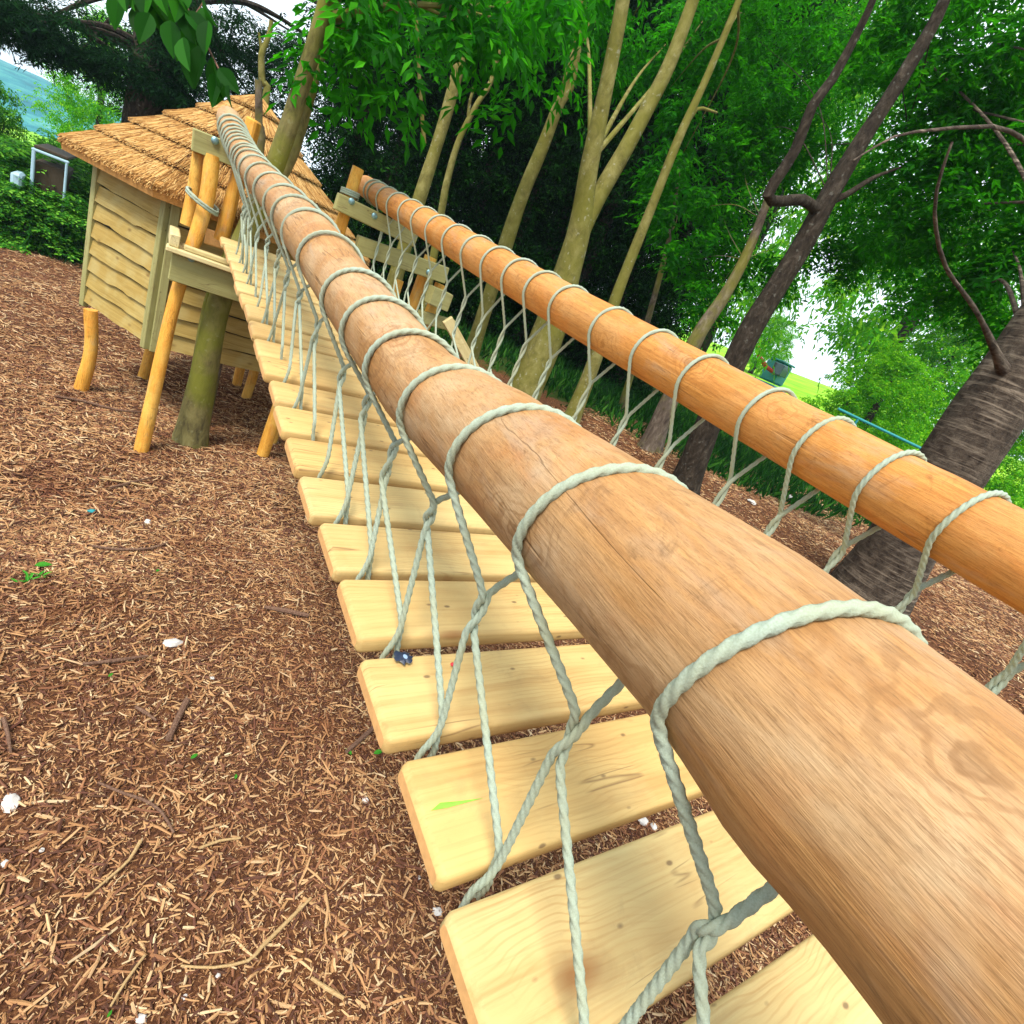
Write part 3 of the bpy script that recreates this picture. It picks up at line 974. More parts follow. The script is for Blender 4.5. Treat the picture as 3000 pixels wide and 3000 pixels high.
HW0, HW1 = .66, 1.90
for k in range(6):
    a, b = hexv(1.0, k), hexv(1.0, k + 1)
    d = (b - a); Lw = np.linalg.norm(d); d = d / Lw
    nrm = np.array([d[1], -d[0]])
    mid = (a + b) / 2
    nb = 9; bh = (HW1 - HW0) / nb
    mb = MB()
    wr_ = random.Random(30 + k)
    for i in range(nb):
        z0 = -(HW1 - HW0) / 2 + bh * i
        nseg = 24
        ph = wr_.uniform(0, 9)
        bumps = [(wr_.uniform(-.4, .4), wr_.uniform(.02, .06), wr_.uniform(-.010, .010)) for _ in range(2)]
        vs = []
        for j in range(nseg + 1):
            x = -Lw / 2 + .05 + (Lw - .10) * j / nseg
            wv = .005 * math.sin(x * 5 + ph) + .003 * math.sin(x * 13 + ph * 2) + sum(bb * math.exp(-((x - bc) / bw) ** 2) for bc, bw, bb in bumps)
            zl = z0 + wv; zh = z0 + bh - .012
            vs += [(x, -.040, zl), (x, -.018, zl), (x, -.016, zh), (x, -.002, zh)]
        fs = []
        for j in range(nseg):
            o_ = j * 4
            fs += [(o_, o_ + 4, o_ + 6, o_ + 2), (o_ + 1, o_ + 3, o_ + 7, o_ + 5), (o_, o_ + 1, o_ + 5, o_ + 4), (o_ + 2, o_ + 6, o_ + 7, o_ + 3)]
        fs += [(0, 2, 3, 1), (nseg * 4, nseg * 4 + 1, nseg * 4 + 3, nseg * 4 + 2)]
        mb.add(vs, fs)
    Rw = Matrix(((d[0], -nrm[0], 0), (d[1], -nrm[1], 0), (0, 0, 1))).to_4x4()
    o = mb.build('wall', M['waney'], smooth=False)
    o.matrix_world = Matrix.Translation((mid[0], mid[1], (HW0 + HW1) / 2)) @ Rw
    o.parent = hut; o.matrix_parent_inverse = HI
    # corner post: two battens meeting
    for q, off in ((a, d * .03), (b, -d * .03)):
        mb = MB()
        c = q + off + nrm * .022
        mb.box((0, 0, 0), (HW1 - HW0 + .06, .05, .062), None, .005, 0, .001)
        o = mb.build('corner_post', M['beam'], smooth=False)
        o.matrix_world = Matrix.Translation((c[0], c[1], (HW0 + HW1) / 2 - .02)) @ Matrix(((0, -nrm[0], d[0]), (0, -nrm[1], d[1]), (1, 0, 0))).to_4x4()
        o.parent = hut; o.matrix_parent_inverse = HI
mb = MB()
mb.add([(*hexv(.98, k), HW0 + .03) for k in range(6)] + [(*hexv(.98, k), HW0 + .07) for k in range(6)],
       [tuple(range(5, -1, -1)), tuple(range(6, 12))] + [(k, (k + 1) % 6, 6 + (k + 1) % 6, 6 + k) for k in range(6)])
hpart(mb, 'floor', M['pale_board'])
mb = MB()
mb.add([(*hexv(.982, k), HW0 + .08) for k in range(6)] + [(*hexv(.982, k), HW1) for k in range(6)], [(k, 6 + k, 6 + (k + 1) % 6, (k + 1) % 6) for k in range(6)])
hpart(mb, 'gap_shade_lining', M['dark_inside'])  # dark sheet added so the board gaps read as shade lines
# legs
for foot, top in (((235, 1143), (262, 935)), ((418, 1108), (428, 1035)), ((719, 1166), (735, 1085))):
    f_ = on_ground(*foot)
    tz = HW0 + .05
    tp = at_y(top[0], top[1], f_[1] + .02); tp = f_ + (tp - f_) * ((tz - f_[2]) / (tp[2] - f_[2]))
    mm = (f_ + tp) / 2 + np.array([.035, 0, 0])
    log([f_ - [0, 0, .03], mm, tp], [.072, .066, .066], 'leg', par=hpart, seed=foot[0])
for k in (2, 3):
    v_ = hexv(.8, k)
    log([(v_[0], v_[1], terrain(*v_) - .03), (v_[0], v_[1], .35), (v_[0], v_[1], HW0 + .05)], [.07, .066, .066], 'leg', par=hpart, seed=k)

# roof: tiers of straw
NT_ = 6
AP = 2.74; EZ = 1.80; ER = 1.26
slope_r = ER; 
for i in range(NT_):
    u0 = i / NT_; u1 = (i + 1.35) / NT_ if i < NT_ - 1 else 1.0
    r0, r1 = ER * (1 - u0) , max(ER * (1 - u1), .015)
    z0, z1 = EZ + (AP - EZ) * u0, EZ + (AP - EZ) * u1
    lift = .06
    mb = MB()
    vs = []
    for (r, z) in ((r0 - .02, z0 - .035), (r0, z0 + lift), (r1, z1 + .015), (max(r1 - .06, .004), z1 - .03)):
        vs += [(*hexv(r, k), z) for k in range(6)]
    fs = []
    for q in range(3):
        for k in range(6):
            j = (k + 1) % 6
            fs.append((q * 6 + k, q * 6 + j, q * 6 + 6 + j, q * 6 + 6 + k))
    for k in range(6):
        j = (k + 1) % 6
        fs.append((18 + k, 18 + j, j, k))
    mb.add(vs, fs)
    core = hpart(mb, 'thatch_tier', M['thatch_eave'] if i == 0 else M['thatch_core_shade'])
    # straws laid down the slope
    sv = []; nS = 0
    for k in range(6):
        if k in (2, 3): cnt = 120
        else: cnt = 1900
        cnt = int(cnt * (1 - u0 * .8)) + 40
        e0_, e1_ = hexv(r0, k), hexv(r0, k + 1); f0_, f1_ = hexv(r1, k), hexv(r1, k + 1)
        s = rng.random(cnt); w0 = rng.uniform(-.06, .75, cnt) ** 1.0
        w0[: cnt // 2] = rng.uniform(-.07, .03, cnt // 2)
        ln = rng.uniform(.22, .5, cnt)
        w1 = np.minimum(w0 + ln, 1.0)
        def P(s_, w_):
            e = e0_[None] * (1 - s_[:, None]) + e1_[None] * s_[:, None]
            g = f0_[None] * (1 - s_[:, None]) + f1_[None] * s_[:, None]
            xy = e * (1 - w_[:, None]) + g * w_[:, None]
            z = (z0 + lift) * (1 - w_) + (z1 + .015) * w_
            return np.column_stack([xy, z])
        lowm = rng.uniform(-.055 if i == 0 else -.02, .004, cnt) * (w0 < .03)
        pa, pb = P(s, w0), P(np.clip(s + rng.normal(0, .012, cnt), 0, 1), w1)
        hgt = rng.uniform(.0, .010, cnt)
        pa[:, 2] += hgt + lowm; pb[:, 2] += hgt * .6
        d = pb - pa; d /= np.linalg.norm(d, axis=1)[:, None]
        nz_ = np.array([e1_[1] - e0_[1], -(e1_[0] - e0_[0]), 0]); nz_ /= np.linalg.norm(nz_)
        sd_ = np.cross(d, nz_ + np.array([0, 0, .8])); sd_ /= np.linalg.norm(sd_, axis=1)[:, None]
        wd_ = rng.uniform(.0020, .0036, cnt)[:, None]
        nn = np.cross(sd_, d)
        V = np.stack([pa - sd_ * wd_, pa + nn * wd_, pa + sd_ * wd_, pb - sd_ * wd_ * .6, pb + nn * wd_ * .6, pb + sd_ * wd_ * .6], 1)
        sv.append(V.reshape(-1, 3)); nS += cnt
    V = np.concatenate(sv)
    Fq = np.array([[0, 3, 4, 1], [1, 4, 5, 2]])
    idx = (np.arange(nS)[:, None, None] * 6 + Fq[None]).reshape(-1, 4)
    st = fast_mesh('straw', V, idx, M['thatch'])
    st.parent = core; st.matrix_parent_inverse = HI
    st.matrix_parent_inverse = core.matrix_world.inverted() if False else Matrix.Identity(4)

# ------------------------------------------------------------------ vegetation
def leaf_tris(pos, d, nrm, L, Wd, fold=.18):
    d = d / (np.linalg.norm(d, axis=1)[:, None] + 1e-9)
    s = np.cross(d, nrm); s /= (np.linalg.norm(s, axis=1)[:, None] + 1e-9)
    u = np.cross(s, d)
    L = L[:, None]; Wd = Wd[:, None]
    V = np.stack([pos, pos + d * L * .45 + s * Wd * .5 + u * Wd * fold, pos + d * L - u * L * .08, pos + d * L * .45 - s * Wd * .5 + u * Wd * fold], 1)
    return V.reshape(-1, 3)


TRI = np.array([[0, 1, 2], [0, 2, 3]])
def leaf_faces(n): return (np.arange(n)[:, None, None] * 4 + TRI[None]).reshape(-1, 3)


def blob_points(blobs, n):
    """blobs: (centre, (rx,ry,rz), weight); points thrown through the volumes, clumped"""
    w = np.array([b[2] for b in blobs], float); w /= w.sum()
    cnt = rng.multinomial(n, w)
    out = []
    for (c, r, _), m in zip(blobs, cnt):
        if m == 0: continue
        nc = max(6, m // 11)
        q = rng.normal(0, 1, (nc, 3)); q /= np.linalg.norm(q, axis=1)[:, None]
        q *= (rng.random(nc) ** .45)[:, None]
        pick = rng.integers(0, nc, m)
        p = q[pick] + rng.normal(0, .17, (m, 3))
        out.append(np.asarray(c) + p * np.asarray(r))
    return np.concatenate(out)


def sprays(blobs, n, k, slen, L, Wd, droop=.5, flat=.35):
    """n compound sprays of k leaflets"""
    P = blob_points(blobs, n)
    ph = rng.uniform(0, 2 * np.pi, n)
    d = np.column_stack([np.cos(ph), np.sin(ph), -droop + rng.normal(0, .35, n)])
    d /= np.linalg.norm(d, axis=1)[:, None]
    up = np.column_stack([rng.normal(0, flat, n), rng.normal(0, flat, n), np.ones(n)])
    sd_ = np.cross(d, up); sd_ /= np.linalg.norm(sd_, axis=1)[:, None]
    nr = np.cross(sd_, d)
    vs = []
    for i in range(k):
        tt = .15 + .85 * (i // 2) / max(1, (k - 1) // 2)
        last = i == k - 1
        sg = 1 if i % 2 else -1
        ld = d * (1.0 if last else .62) + (0 if last else sg * .78) * sd_ + rng.normal(0, .16, (n, 3)) + np.array([0, 0, -.12])
        sl = slen * rng.uniform(.7, 1.2, n)
        pos = P + d * (sl * tt)[:, None] - np.array([0, 0, 1])[None] * (.18 * slen * tt * tt)
        ln = L * rng.uniform(.7, 1.25, n); wd_ = Wd * rng.uniform(.75, 1.2, n)
        vs.append(leaf_tris(pos, ld, nr + rng.normal(0, .25, (n, 3)), ln, wd_))
    V = np.concatenate(vs)
    return V, leaf_faces(n * k)


def crown(name, blobs, n, k, slen, L, Wd, mat_, parent=None, droop=.5, local=None):
    V, Fc = sprays(blobs, n, k, slen, L, Wd, droop)
    if local is not None: V = V - np.asarray(local)
    return fast_mesh(name, V, Fc, mat_, parent=parent)


def w2r(wpx, p):
    """trunk radius for an apparent width in the survey photo"""
    q = np.asarray(p) - CAM
    D = q @ FWD
    return .38 * wpx * D / F * (D / np.linalg.norm(q))


def trunk_path(pts, Y, dy=0.0):
    """pixel track -> world points in the plane y = Y (optionally receding)"""
    return [at_y(px, py, Y + dy * i) for i, (px, py) in enumerate(pts)]


def add_trunk(mb, pts, rad, n=14, rough=.12, seed=0.0, flare=0.0):
    path = smooth_path(pts, .09)
    r = np.interp(np.linspace(0, 1, len(path)), np.linspace(0, 1, len(rad)), rad)
    if flare:
        hh = path[:, 2] - path[0, 2]
        r = r * (1 + flare * np.exp(-np.clip(hh, 0, None) / .18))
    mb.tube(path, r, n, True, rough=rough, rf=3.5, seed=seed)


def limbs(mb, start_pts, ends, r0, seed=0):
    lr = random.Random(seed)
    for e in ends:
        s = start_pts[lr.randrange(len(start_pts) // 2, len(start_pts))]
        s = np.asarray(s); e = np.asarray(e)
        m1 = s + (e - s) * .45 + np.array([lr.uniform(-.15, .15), lr.uniform(-.15, .15), lr.uniform(.0, .25)])
        add_trunk(mb, [s, m1, e], [r0, r0 * .6, r0 * .2], 7, .1, lr.uniform(0, 50))


def tree(name, label, cat, base, stems, bark, group=None, seed=0.0, flare=.5):
    """stems: list of (world points, radii)"""
    root = empty(name, tuple(base), label, cat, group)
    mb = MB()
    for i, (pts, rad) in enumerate(stems):
        add_trunk(mb, pts, rad, 18 if i == 0 else 14, .10, seed + i * 7, flare if i == 0 else 0)
    return root, mb


def close(root, mb, bark, crown_args=None, mat_=None):
    o = mb.build('trunk', bark)
    o.parent = root; o.matrix_parent_inverse = Matrix.Translation(-root.location)
    if crown_args:
        c = crown('crown', *crown_args[0], mat_, **crown_args[1])
        c.parent = root; c.matrix_parent_inverse = Matrix.Translation(-root.location)
    return root


def E(px, py, Y, r, w=1.0):
    r = (r, r, r) if np.isscalar(r) else r
    return (at_y(px, py, Y), r, w)


def ED(px, py, D, r, w=1.0):
    r = (r, r, r) if np.isscalar(r) else r
    return (at_d(px, py, D), r, w)


# 1. the two-stemmed mossy tree the tower is built around
tp = trunk_path([(560, 1292), (600, 1090), (652, 860), (800, 500), (880, 262), (945, 50), (985, -120)], 4.98, -.05)
r1 = [w2r(q, p_) for q, p_ in zip((130, 108, 100, 98, 96, 90, 84), tp)]
tp2 = trunk_path([(535, 1275), (570, 1080), (615, 860), (715, 660), (836, 500), (892, 350), (938, 180), (984, 0), (1024, -150)], 5.12, -.02)
r2 = [w2r(q, p_) for q, p_ in zip((34, 31, 30, 32, 46, 48, 42, 38, 34), tp2)]
root, mb = tree('mossy_tree', 'mossy two stemmed tree growing up through the tower and the thatch', 'tree', tp[0], [(tp, r1), (tp2, r2)], 0, seed=2, flare=.15)
bl = [ED(1060, 40, 3.6, .42), ED(1180, 60, 3.5, .4), ED(1330, 60, 3.6, .42), ED(1480, 60, 3.8, .45), ED(1000, 120, 3.7, .28, .5), ED(1240, -90, 3.6, .5), ED(1500, -60, 3.8, .5), ED(1640, 40, 4.0, .45), ED(1760, 60, 4.3, .4, .6)]
limbs(mb, tp[4:], [b_[0] for b_ in bl[:6]], .03, 1)
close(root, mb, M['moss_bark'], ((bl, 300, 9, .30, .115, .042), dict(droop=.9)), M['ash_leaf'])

# 2. slim ash stems behind the far rail
def ash(name_label, pix, Y, wid, seed, blobs=None, n=0, branch=None, mat_='ash_bark', leaf='ash_leaf', name='ash_tree', cat='tree', grp='slim trees behind the bridge', L=.10):
    pts = trunk_path(pix, Y)
    gz = terrain(pts[0][0], pts[0][1])
    if pts[0][2] > gz:     # carry the stem on down to the ground
        dd = pts[0] - pts[1]; dd = dd / max(1e-6, -dd[2])
        low = pts[0] + dd * (pts[0][2] - gz) * 1.0
        low[2] = terrain(low[0], low[1]) - .04
        pts = [low] + pts; wid = [wid[0]] + list(wid)
    rad = [w2r(q, p_) for q, p_ in zip(wid, pts)]
    stems = [(pts, rad)]
    for bp, bw in (branch or []):
        q = trunk_path(bp, Y)
        stems.append((q, [w2r(w_, z_) for w_, z_ in zip(bw, q)]))
    root, mb = tree(name, name_label, cat, pts[0], stems, 0, grp, seed)
    if blobs:
        blobs = [(CAM + (np.asarray(c_) - CAM) * 1.42, tuple(q_ * 1.35 for q_ in r_), w_) for c_, r_, w_ in blobs]; n = int(n * 1.7)
        limbs(mb, pts[2:], [b_[0] for b_ in blobs[:5]], rad[-1] * .5, int(seed))
        close(root, mb, M[mat_], ((blobs, n, 9, .24, L, L * .4), dict(droop=.8)), M[leaf])
    else:
        close(root, mb, M[mat_])
    return root


ash('slim tree with a thin upright side branch, first tree right of the hut roof', [(1165, 790), (1233, 569), (1300, 360), (1355, 155), (1395, 0), (1420, -120)], 6.0, (74, 70, 66, 66, 62, 56), 21,
    [ED(1390, 60, 5.2, .5), ED(1300, 20, 5.0, .5), ED(1470, 20, 5.2, .5), ED(1350, -60, 5.2, .6)], 130,
    [([(1243, 420), (1236, 330), (1227, 200), (1222, 90), (1216, -40)], (20, 18, 17, 15, 12))])
ash('thin dark crooked tree just right of the first slim tree', [(1290, 640), (1310, 530), (1345, 410), (1400, 300), (1440, 235), (1480, 60), (1500, -80)], 7.6, (40, 38, 36, 32, 28, 22, 16), 22, [ED(1480, 60, 6.6, .6), ED(1440, 160, 6.6, .35)], 80, [([(1372, 340), (1378, 290), (1395, 240)], (16, 14, 10))])
ash('knobbly bark tree leaning right between the thin tree and the forked tree', [(1360, 1100), (1414, 932), (1490, 690), (1535, 560), (1590, 430), (1640, 300), (1668, 255), (1692, 130), (1705, 20), (1720, -100)], 5.4, (84, 78, 68, 66, 70, 70, 66, 56, 50, 44), 23,
    [ED(1640, 80, 4.6, .45), ED(1560, 30, 4.6, .45), ED(1760, 60, 4.9, .45)], 100, [([(1650, 290), (1668, 200), (1700, 120), (1740, 60)], (40, 36, 30, 24))])
ash('large forked tree with two thick pale stems behind the far handrail', [(1480, 1275), (1535, 1150), (1612, 960), (1690, 700), (1730, 470), (1775, 260), (1815, 60), (1840, -100)], 4.9, (140, 130, 122, 118, 94, 86, 80, 76), 24,
    [ED(1850, 60, 4.6, .6), ED(1950, 130, 4.8, .5), ED(1700, 0, 4.4, .55), ED(1780, 120, 4.4, .35, .5), ED(2060, 60, 5, .55)], 210, [([(1640, 850), (1672, 750), (1740, 600), (1830, 440), (1905, 300), (1960, 190), (2020, 30), (2060, -90)], (60, 78, 78, 76, 74, 70, 66, 60))])
ash('straight slim tree with a bare pale trunk, right of the forked tree', [(1655, 1275), (1745, 1050), (1813, 849), (1900, 630), (1985, 414), (2060, 250), (2120, 110), (2165, 0), (2200, -100)], 5.0, (70, 64, 58, 54, 52, 48, 44, 40, 36), 25,
    [ED(2020, 330, 4.6, .33, .6), ED(1990, 470, 4.7, .26, .4), ED(2100, 100, 4.9, .5), ED(2200, 60, 5, .5), ED(1960, 260, 4.9, .35, .5)], 260, [([(2000, 390), (2040, 320), (2100, 330)], (26, 18, 10))])
ash('thin sapling with a bare stem under the far handrail', [(1806, 1250), (1830, 1160), (1860, 1060), (1900, 930), (1960, 700), (1990, 500)], 6.0, (26, 26, 25, 23, 20, 12), 26, [ED(1960, 620, 5.5, .3), ED(1975, 520, 5.5, .35)], 110, None, 'grey_bark', name='sapling')

# 3. darker leaning trees on the bank
def bank(label, pix, wid, seed, bark, foot=None, branch=None, blobs=None, n=0, L=.085, leaf='cherry_leaf', k=7, name='cherry_tree', slen=.2, flare=.35):
    p0 = on_ground(*pix[0])
    pts = trunk_path(pix, p0[1])
    pts[0] = pts[0] - np.array([0, 0, .04])
    rad = [w2r(q, p_) for q, p_ in zip(wid, pts)]
    stems = [(pts, rad)]
    for bp, bw, dy in (branch or []):
        q = [at_y(x_, y_, p0[1] + dy * i) for i, (x_, y_) in enumerate(bp)]
        stems.append((q, [w2r(w_, z_) for w_, z_ in zip(bw, q)]))
    root, mb = tree(name, label, 'tree', p0, stems, 0, 'dark trees on the bank', seed, flare)
    if blobs:
        limbs(mb, pts[2:], [b_[0] for b_ in blobs[:8]], rad[-1] * .14, int(seed))
        close(root, mb, M[bark], ((blobs, n, k, slen, L, L * .45), dict(droop=.45)), M[leaf])
    else:
        close(root, mb, M[bark])
    return root


bank('short grey trunk with a lilac light along its right side', [(1905, 1315), (1945, 1210), (1990, 1110), (2050, 975), (2120, 870), (2180, 760), (2230, 640), (2270, 520)], (90, 72, 68, 64, 58, 48, 40, 32), 31, 'grey_bark',
     blobs=[ED(2120, 640, 6.3, .5), ED(2040, 760, 6.2, .45), ED(2220, 760, 6.4, .5), ED(2180, 500, 6.5, .6), ED(2000, 620, 6.4, .5), ED(2080, 880, 6.2, .32, .5)], n=620, L=.09, name='grey_tree')
bank('dark lichened tree leaning right with a second stem and a level limb', [(2000, 1440), (2055, 1290), (2110, 1160), (2190, 985), (2270, 850), (2350, 720), (2430, 570), (2520, 420), (2640, 230), (2740, 60), (2800, -80)], (120, 106, 104, 106, 106, 104, 98, 92, 86, 80, 70), 32, 'dark_bark',
     branch=[([(2400, 620), (2350, 585), (2290, 590), (2250, 570), (2330, 440), (2380, 310), (2440, 230), (2540, 40), (2580, -60)], (56, 52, 50, 56, 54, 52, 48, 44, 40), -.01), ([(2410, 600), (2480, 570), (2560, 520), (2640, 490)], (40, 30, 20, 10), .0)],
     blobs=[ED(2200, 100, 6.2, .7), ED(2300, 260, 6.2, .7), ED(2420, 120, 6.2, .7), ED(2560, 200, 6.3, .7), ED(2380, 430, 6.2, .6), ED(2220, 380, 6.3, .55), ED(2500, 730, 6, .42, .8), ED(2600, 640, 6, .6), ED(2300, 0, 6.2, .8), ED(2700, 420, 6.2, .7), ED(2700, 800, 6, .55)], n=3500, L=.068, slen=.17)
bank('massive cherry trunk with banded bark at the right edge', [(2520, 1790), (2640, 1590), (2770, 1390), (2880, 1230), (3010, 1040), (3150, 850), (3300, 640)], (350, 325, 325, 335, 345, 350, 320), 33, 'cherry_bark',
     branch=[([(2960, 1130), (2870, 930), (2770, 780), (2738, 620), (2760, 500), (2790, 415)], (90, 50, 28, 24, 20, 14), .0), ([(3120, 500), (2960, 385), (2860, 372), (2740, 380), (2620, 400), (2500, 470)], (30, 28, 24, 20, 14, 8), .02)],
     blobs=[ED(2900, 120, 4.3, .55), ED(2760, 300, 4.6, .5), ED(2950, 420, 4.3, .5), ED(2800, 600, 4.6, .5), ED(2960, 720, 4.4, .5), ED(2650, 120, 4.8, .5), ED(2860, 860, 4.8, .4, .7), ED(3000, 960, 4.4, .4, .6), ED(2980, 240, 4.3, .5), ED(2640, 560, 5, .5, .7), ED(2800, -60, 4.6, .6)], n=3500, L=.07, slen=.18, flare=.12)

# 4. dark evergreens closing the view: one tree is built, the rest are copies
eroot = empty('evergreen_tree', (0, 0, 0), '', 'tree', 'dark evergreens closing the view')
mb = MB(); add_trunk(mb, [(0, 0, -.1), (.05, .02, 2), (0, .05, 4.5), (.05, 0, 7)], [.16, .13, .09, .03], 10)
o = mb.build('trunk', M['dark_bark'], eroot)
eb = []
for i in range(26):
    z = .5 + 7.3 * (i / 25); rad_ = 1.25 * (1 - .45 * (i / 25))
    an = i * 2.4
    eb.append(((rad_ * .6 * math.cos(an), rad_ * .6 * math.sin(an), z), (.85, .85, .5), 1.0))
Vc, Fc = sprays(eb, 5200, 7, .24, .085, .034, .55)
fast_mesh('crown', Vc, Fc, M['self_shade_leaf'], parent=eroot)
espots = []
for i in range(9):
    u = i / 8
    espots.append((2.6 + u * 5.6, 11.2 - u * 2.4))
    espots.append((3.2 + u * 6.2, 13.0 - u * 2.6))
elabels = ['dark dense evergreen behind the hut roof and the first slim tree', 'dark evergreen in the back row behind the first slim tree']
first = True
for i, (x, y) in enumerate(espots):
    c = eroot if first else copy_tree(eroot)
    first = False
    c.location = (x, y, float(terrain(x, y)) - .05)
    c.rotation_euler = (0, 0, i * 1.3)
    s_ = .9 + .25 * ((i * 37) % 10) / 10
    c.scale = (s_, s_, s_ * 1.05)
    c['label'] = 'dark green evergreen tree in the dense thicket behind the slim trees'

# 5. cedar left of the hut, boughs layered and open
cb = at_y(420, 360, 12.0)
root = empty('cedar_tree', (cb[0], cb[1], 0), 'dark spreading conifer with drooping boughs behind the hut roof', 'tree')
mb = MB()
ct = [at_y(400, 640, 12.0), at_y(425, 360, 12.0), at_y(440, 180, 12.0), at_y(465, 0, 12.0), at_y(480, -200, 12.0)]
ct[0][2] = terrain(ct[0][0], ct[0][1]) - .1
add_trunk(mb, ct, [.36, .30, .28, .25, .2], 14)
ct2 = [at_y(500, 345, 12.2), at_y(510, 200, 12.2), at_y(540, 0, 12.2), at_y(560, -150, 12.2)]
add_trunk(mb, ct2, [.2, .17, .14, .1], 10)
cbl = []
crr = random.Random(8)
for (px, py, w_) in [(60, 30, 1), (20, 10, 1), (130, 20, .7), (250, 45, .6), (560, 40, .6), (700, 30, .6), (850, 90, .8), (140, 75, 1), (50, 95, 1), (150, 120, 1.1), (235, 150, 1.1), (320, 180, 1), (60, 65, 1), (420, 120, 1), (480, 60, 1), (380, 170, 1), (520, 160, 1), (600, 150, 1), (640, 90, 1), (700, 130, .9), (680, 220, 1), (600, 250, 1), (500, 270, 1.1), (420, 260, 1), (560, 300, .8), (760, 200, 1), (740, 290, 1), (820, 150, 1), (20, 20, 1), (440, 320, .6), (620, 330, .6), (870, 220, .8), (1010, 180, 1), (1050, 300, 1), (1100, 120, 1), (1080, 450, .8)]:
    cbl.append(E(px, py, 12.0 + crr.uniform(-1.0, 1.0), (.50, .50, .20), w_))
limbs(mb, ct[1:] + ct2, [b_[0] for b_ in cbl[::2]], .06, 4)
close(root, mb, M['dark_bark'], ((cbl, 4300, 9, .26, .10, .022), dict(droop=.5)), M['cedar_leaf'])

# bare dead pole beside the hut roof, and its thin forked neighbour
root = empty('dead_pole', tuple(at_y(762, 420, 5.6) * [1, 1, 0]), 'broken grey dead pole standing against the thatch', 'pole')
mb = MB()
pts = [at_y(752, 500, 5.45), at_y(758, 360, 5.45), at_y(757, 235, 5.45)]
pts = [np.array([pts[0][0], pts[0][1], .0])] + pts
add_trunk(mb, pts, [.04, .035, .034, .028], 10); mb2 = mb.build('stem', M['grey_bark']); mb2.parent = root; mb2.matrix_parent_inverse = Matrix.Translation(-root.location)
Y = 9.5
pts = trunk_path([(775, 330), (768, 240), (766, 160), (778, 130), (790, 95), (795, 60)], Y)
pts = [np.array([pts[0][0] + .05, Y, terrain(pts[0][0], Y) - .05])] + pts
br_ = trunk_path([(768, 165), (764, 130), (758, 95)], Y)
root, mb = tree('dead_sapling', 'bare forked dead sapling rising above the top of the thatch', 'tree', pts[0], [(pts, [.06, .05, .05, .05, .045, .04, .025]), (br_, [.02, .018, .012])], 0)
close(root, mb, M['ash_bark'])

# 6. near twig with broad leaves hanging into the top of the frame
TW = at_d(640, 150, 1.7)
root = empty('overhanging_branch', tuple(at_d(560, -60, 1.7)), 'leafy twig with broad green leaves hanging close in at the top edge', 'branch')
mb = MB()
tw = [at_d(x, y, d_) for x, y, d_ in ((480, -160, 1.75), (520, -40, 1.72), (565, 60, 1.7), (610, 140, 1.7), (645, 210, 1.68), (672, 250, 1.68), (690, 252, 1.67))]
add_trunk(mb, tw, [.006, .005, .004, .003, .0025, .002, .0015], 6, .05)
tw2 = [at_d(x, y, d_) for x, y, d_ in ((470, -120, 1.8), (540, -60, 1.8), (610, -30, 1.8), (560, 60, 1.82))]
add_trunk(mb, tw2, [.004, .003, .002], 6, .05)
o = mb.build('twig', M['twig']); o.parent = root; o.matrix_parent_inverse = Matrix.Translation(-root.location)
mb = MB()
def broad_leaf(mb, base, d, nrm, L, Wd):
    d = d / np.linalg.norm(d); s = np.cross(d, nrm); s /= np.linalg.norm(s); u = np.cross(s, d)
    prof = [(0, .02), (.12, .5), (.3, .92), (.5, 1.0), (.7, .78), (.86, .42), (1, .02)]
    vs = []
    for t_, w_ in prof:
        c = base + d * L * t_ - u * L * .12 * t_ * t_
        vs += [c - s * Wd * .5 * w_ + u * Wd * .24 * w_, c, c + s * Wd * .5 * w_ + u * Wd * .24 * w_]
    fs = []
    for i in range(len(prof) - 1):
        fs += [(i * 3, i * 3 + 1, i * 3 + 4, i * 3 + 3), (i * 3 + 1, i * 3 + 2, i * 3 + 5, i * 3 + 4)]
    mb.add(vs, fs)
lr = random.Random(12)
dn = W @ np.array([.12, 1.0, 0.0])
for (px, py, lp, tx, ty) in [(620, 165, 100, 8, 1), (645, 215, 95, -6, 1), (672, 250, 62, 2, 1), (600, 130, 105, -25, .9), (575, 90, 90, -40, .8), (560, 60, 95, 10, 1), (640, 200, 80, 40, .8), (530, 0, 95, 10, 1), (500, -40, 110, 30, 1), (545, 30, 90, 35, .7), (600, 20, 85, 5, 1), (480, -50, 90, -20, 1), (590, -20, 80, 20, 1), (430, -40, 90, 0, 1), (390, -50, 85, 15, 1), (610, 60, 85, -8, 1), (540, -60, 110, -10, 1), (660, 240, 70, -20, .8), (585, 115, 80, 15, 1), (450, -60, 80, 20, 1), (360, -60, 80, 5, 1), (400, 10, 95, 10, 1), (440, 40, 90, -10, 1), (470, 0, 100, 20, 1), (350, -20, 85, -15, 1), (500, 60, 95, 5, 1), (420, -20, 110, 30, .8), (535, 110, 90, 12, 1), (380, -90, 100, 0, 1), (555, 150, 90, 5, 1)]:
    D = 1.7 + lr.uniform(-.06, .06)
    b0_ = at_d(px, py, D)
    dd = W @ np.array([tx / 60.0, ty, lr.uniform(-.25, .25)])
    nn = -FWD + rng.normal(0, .55, 3)
    Lm = lp * D / F * 1.15
    broad_leaf(mb, b0_, dd, nn, Lm, Lm * .5)
o = mb.build('foliage', M['beech_leaf']); o.parent = root; o.matrix_parent_inverse = Matrix.Translation(-root.location)

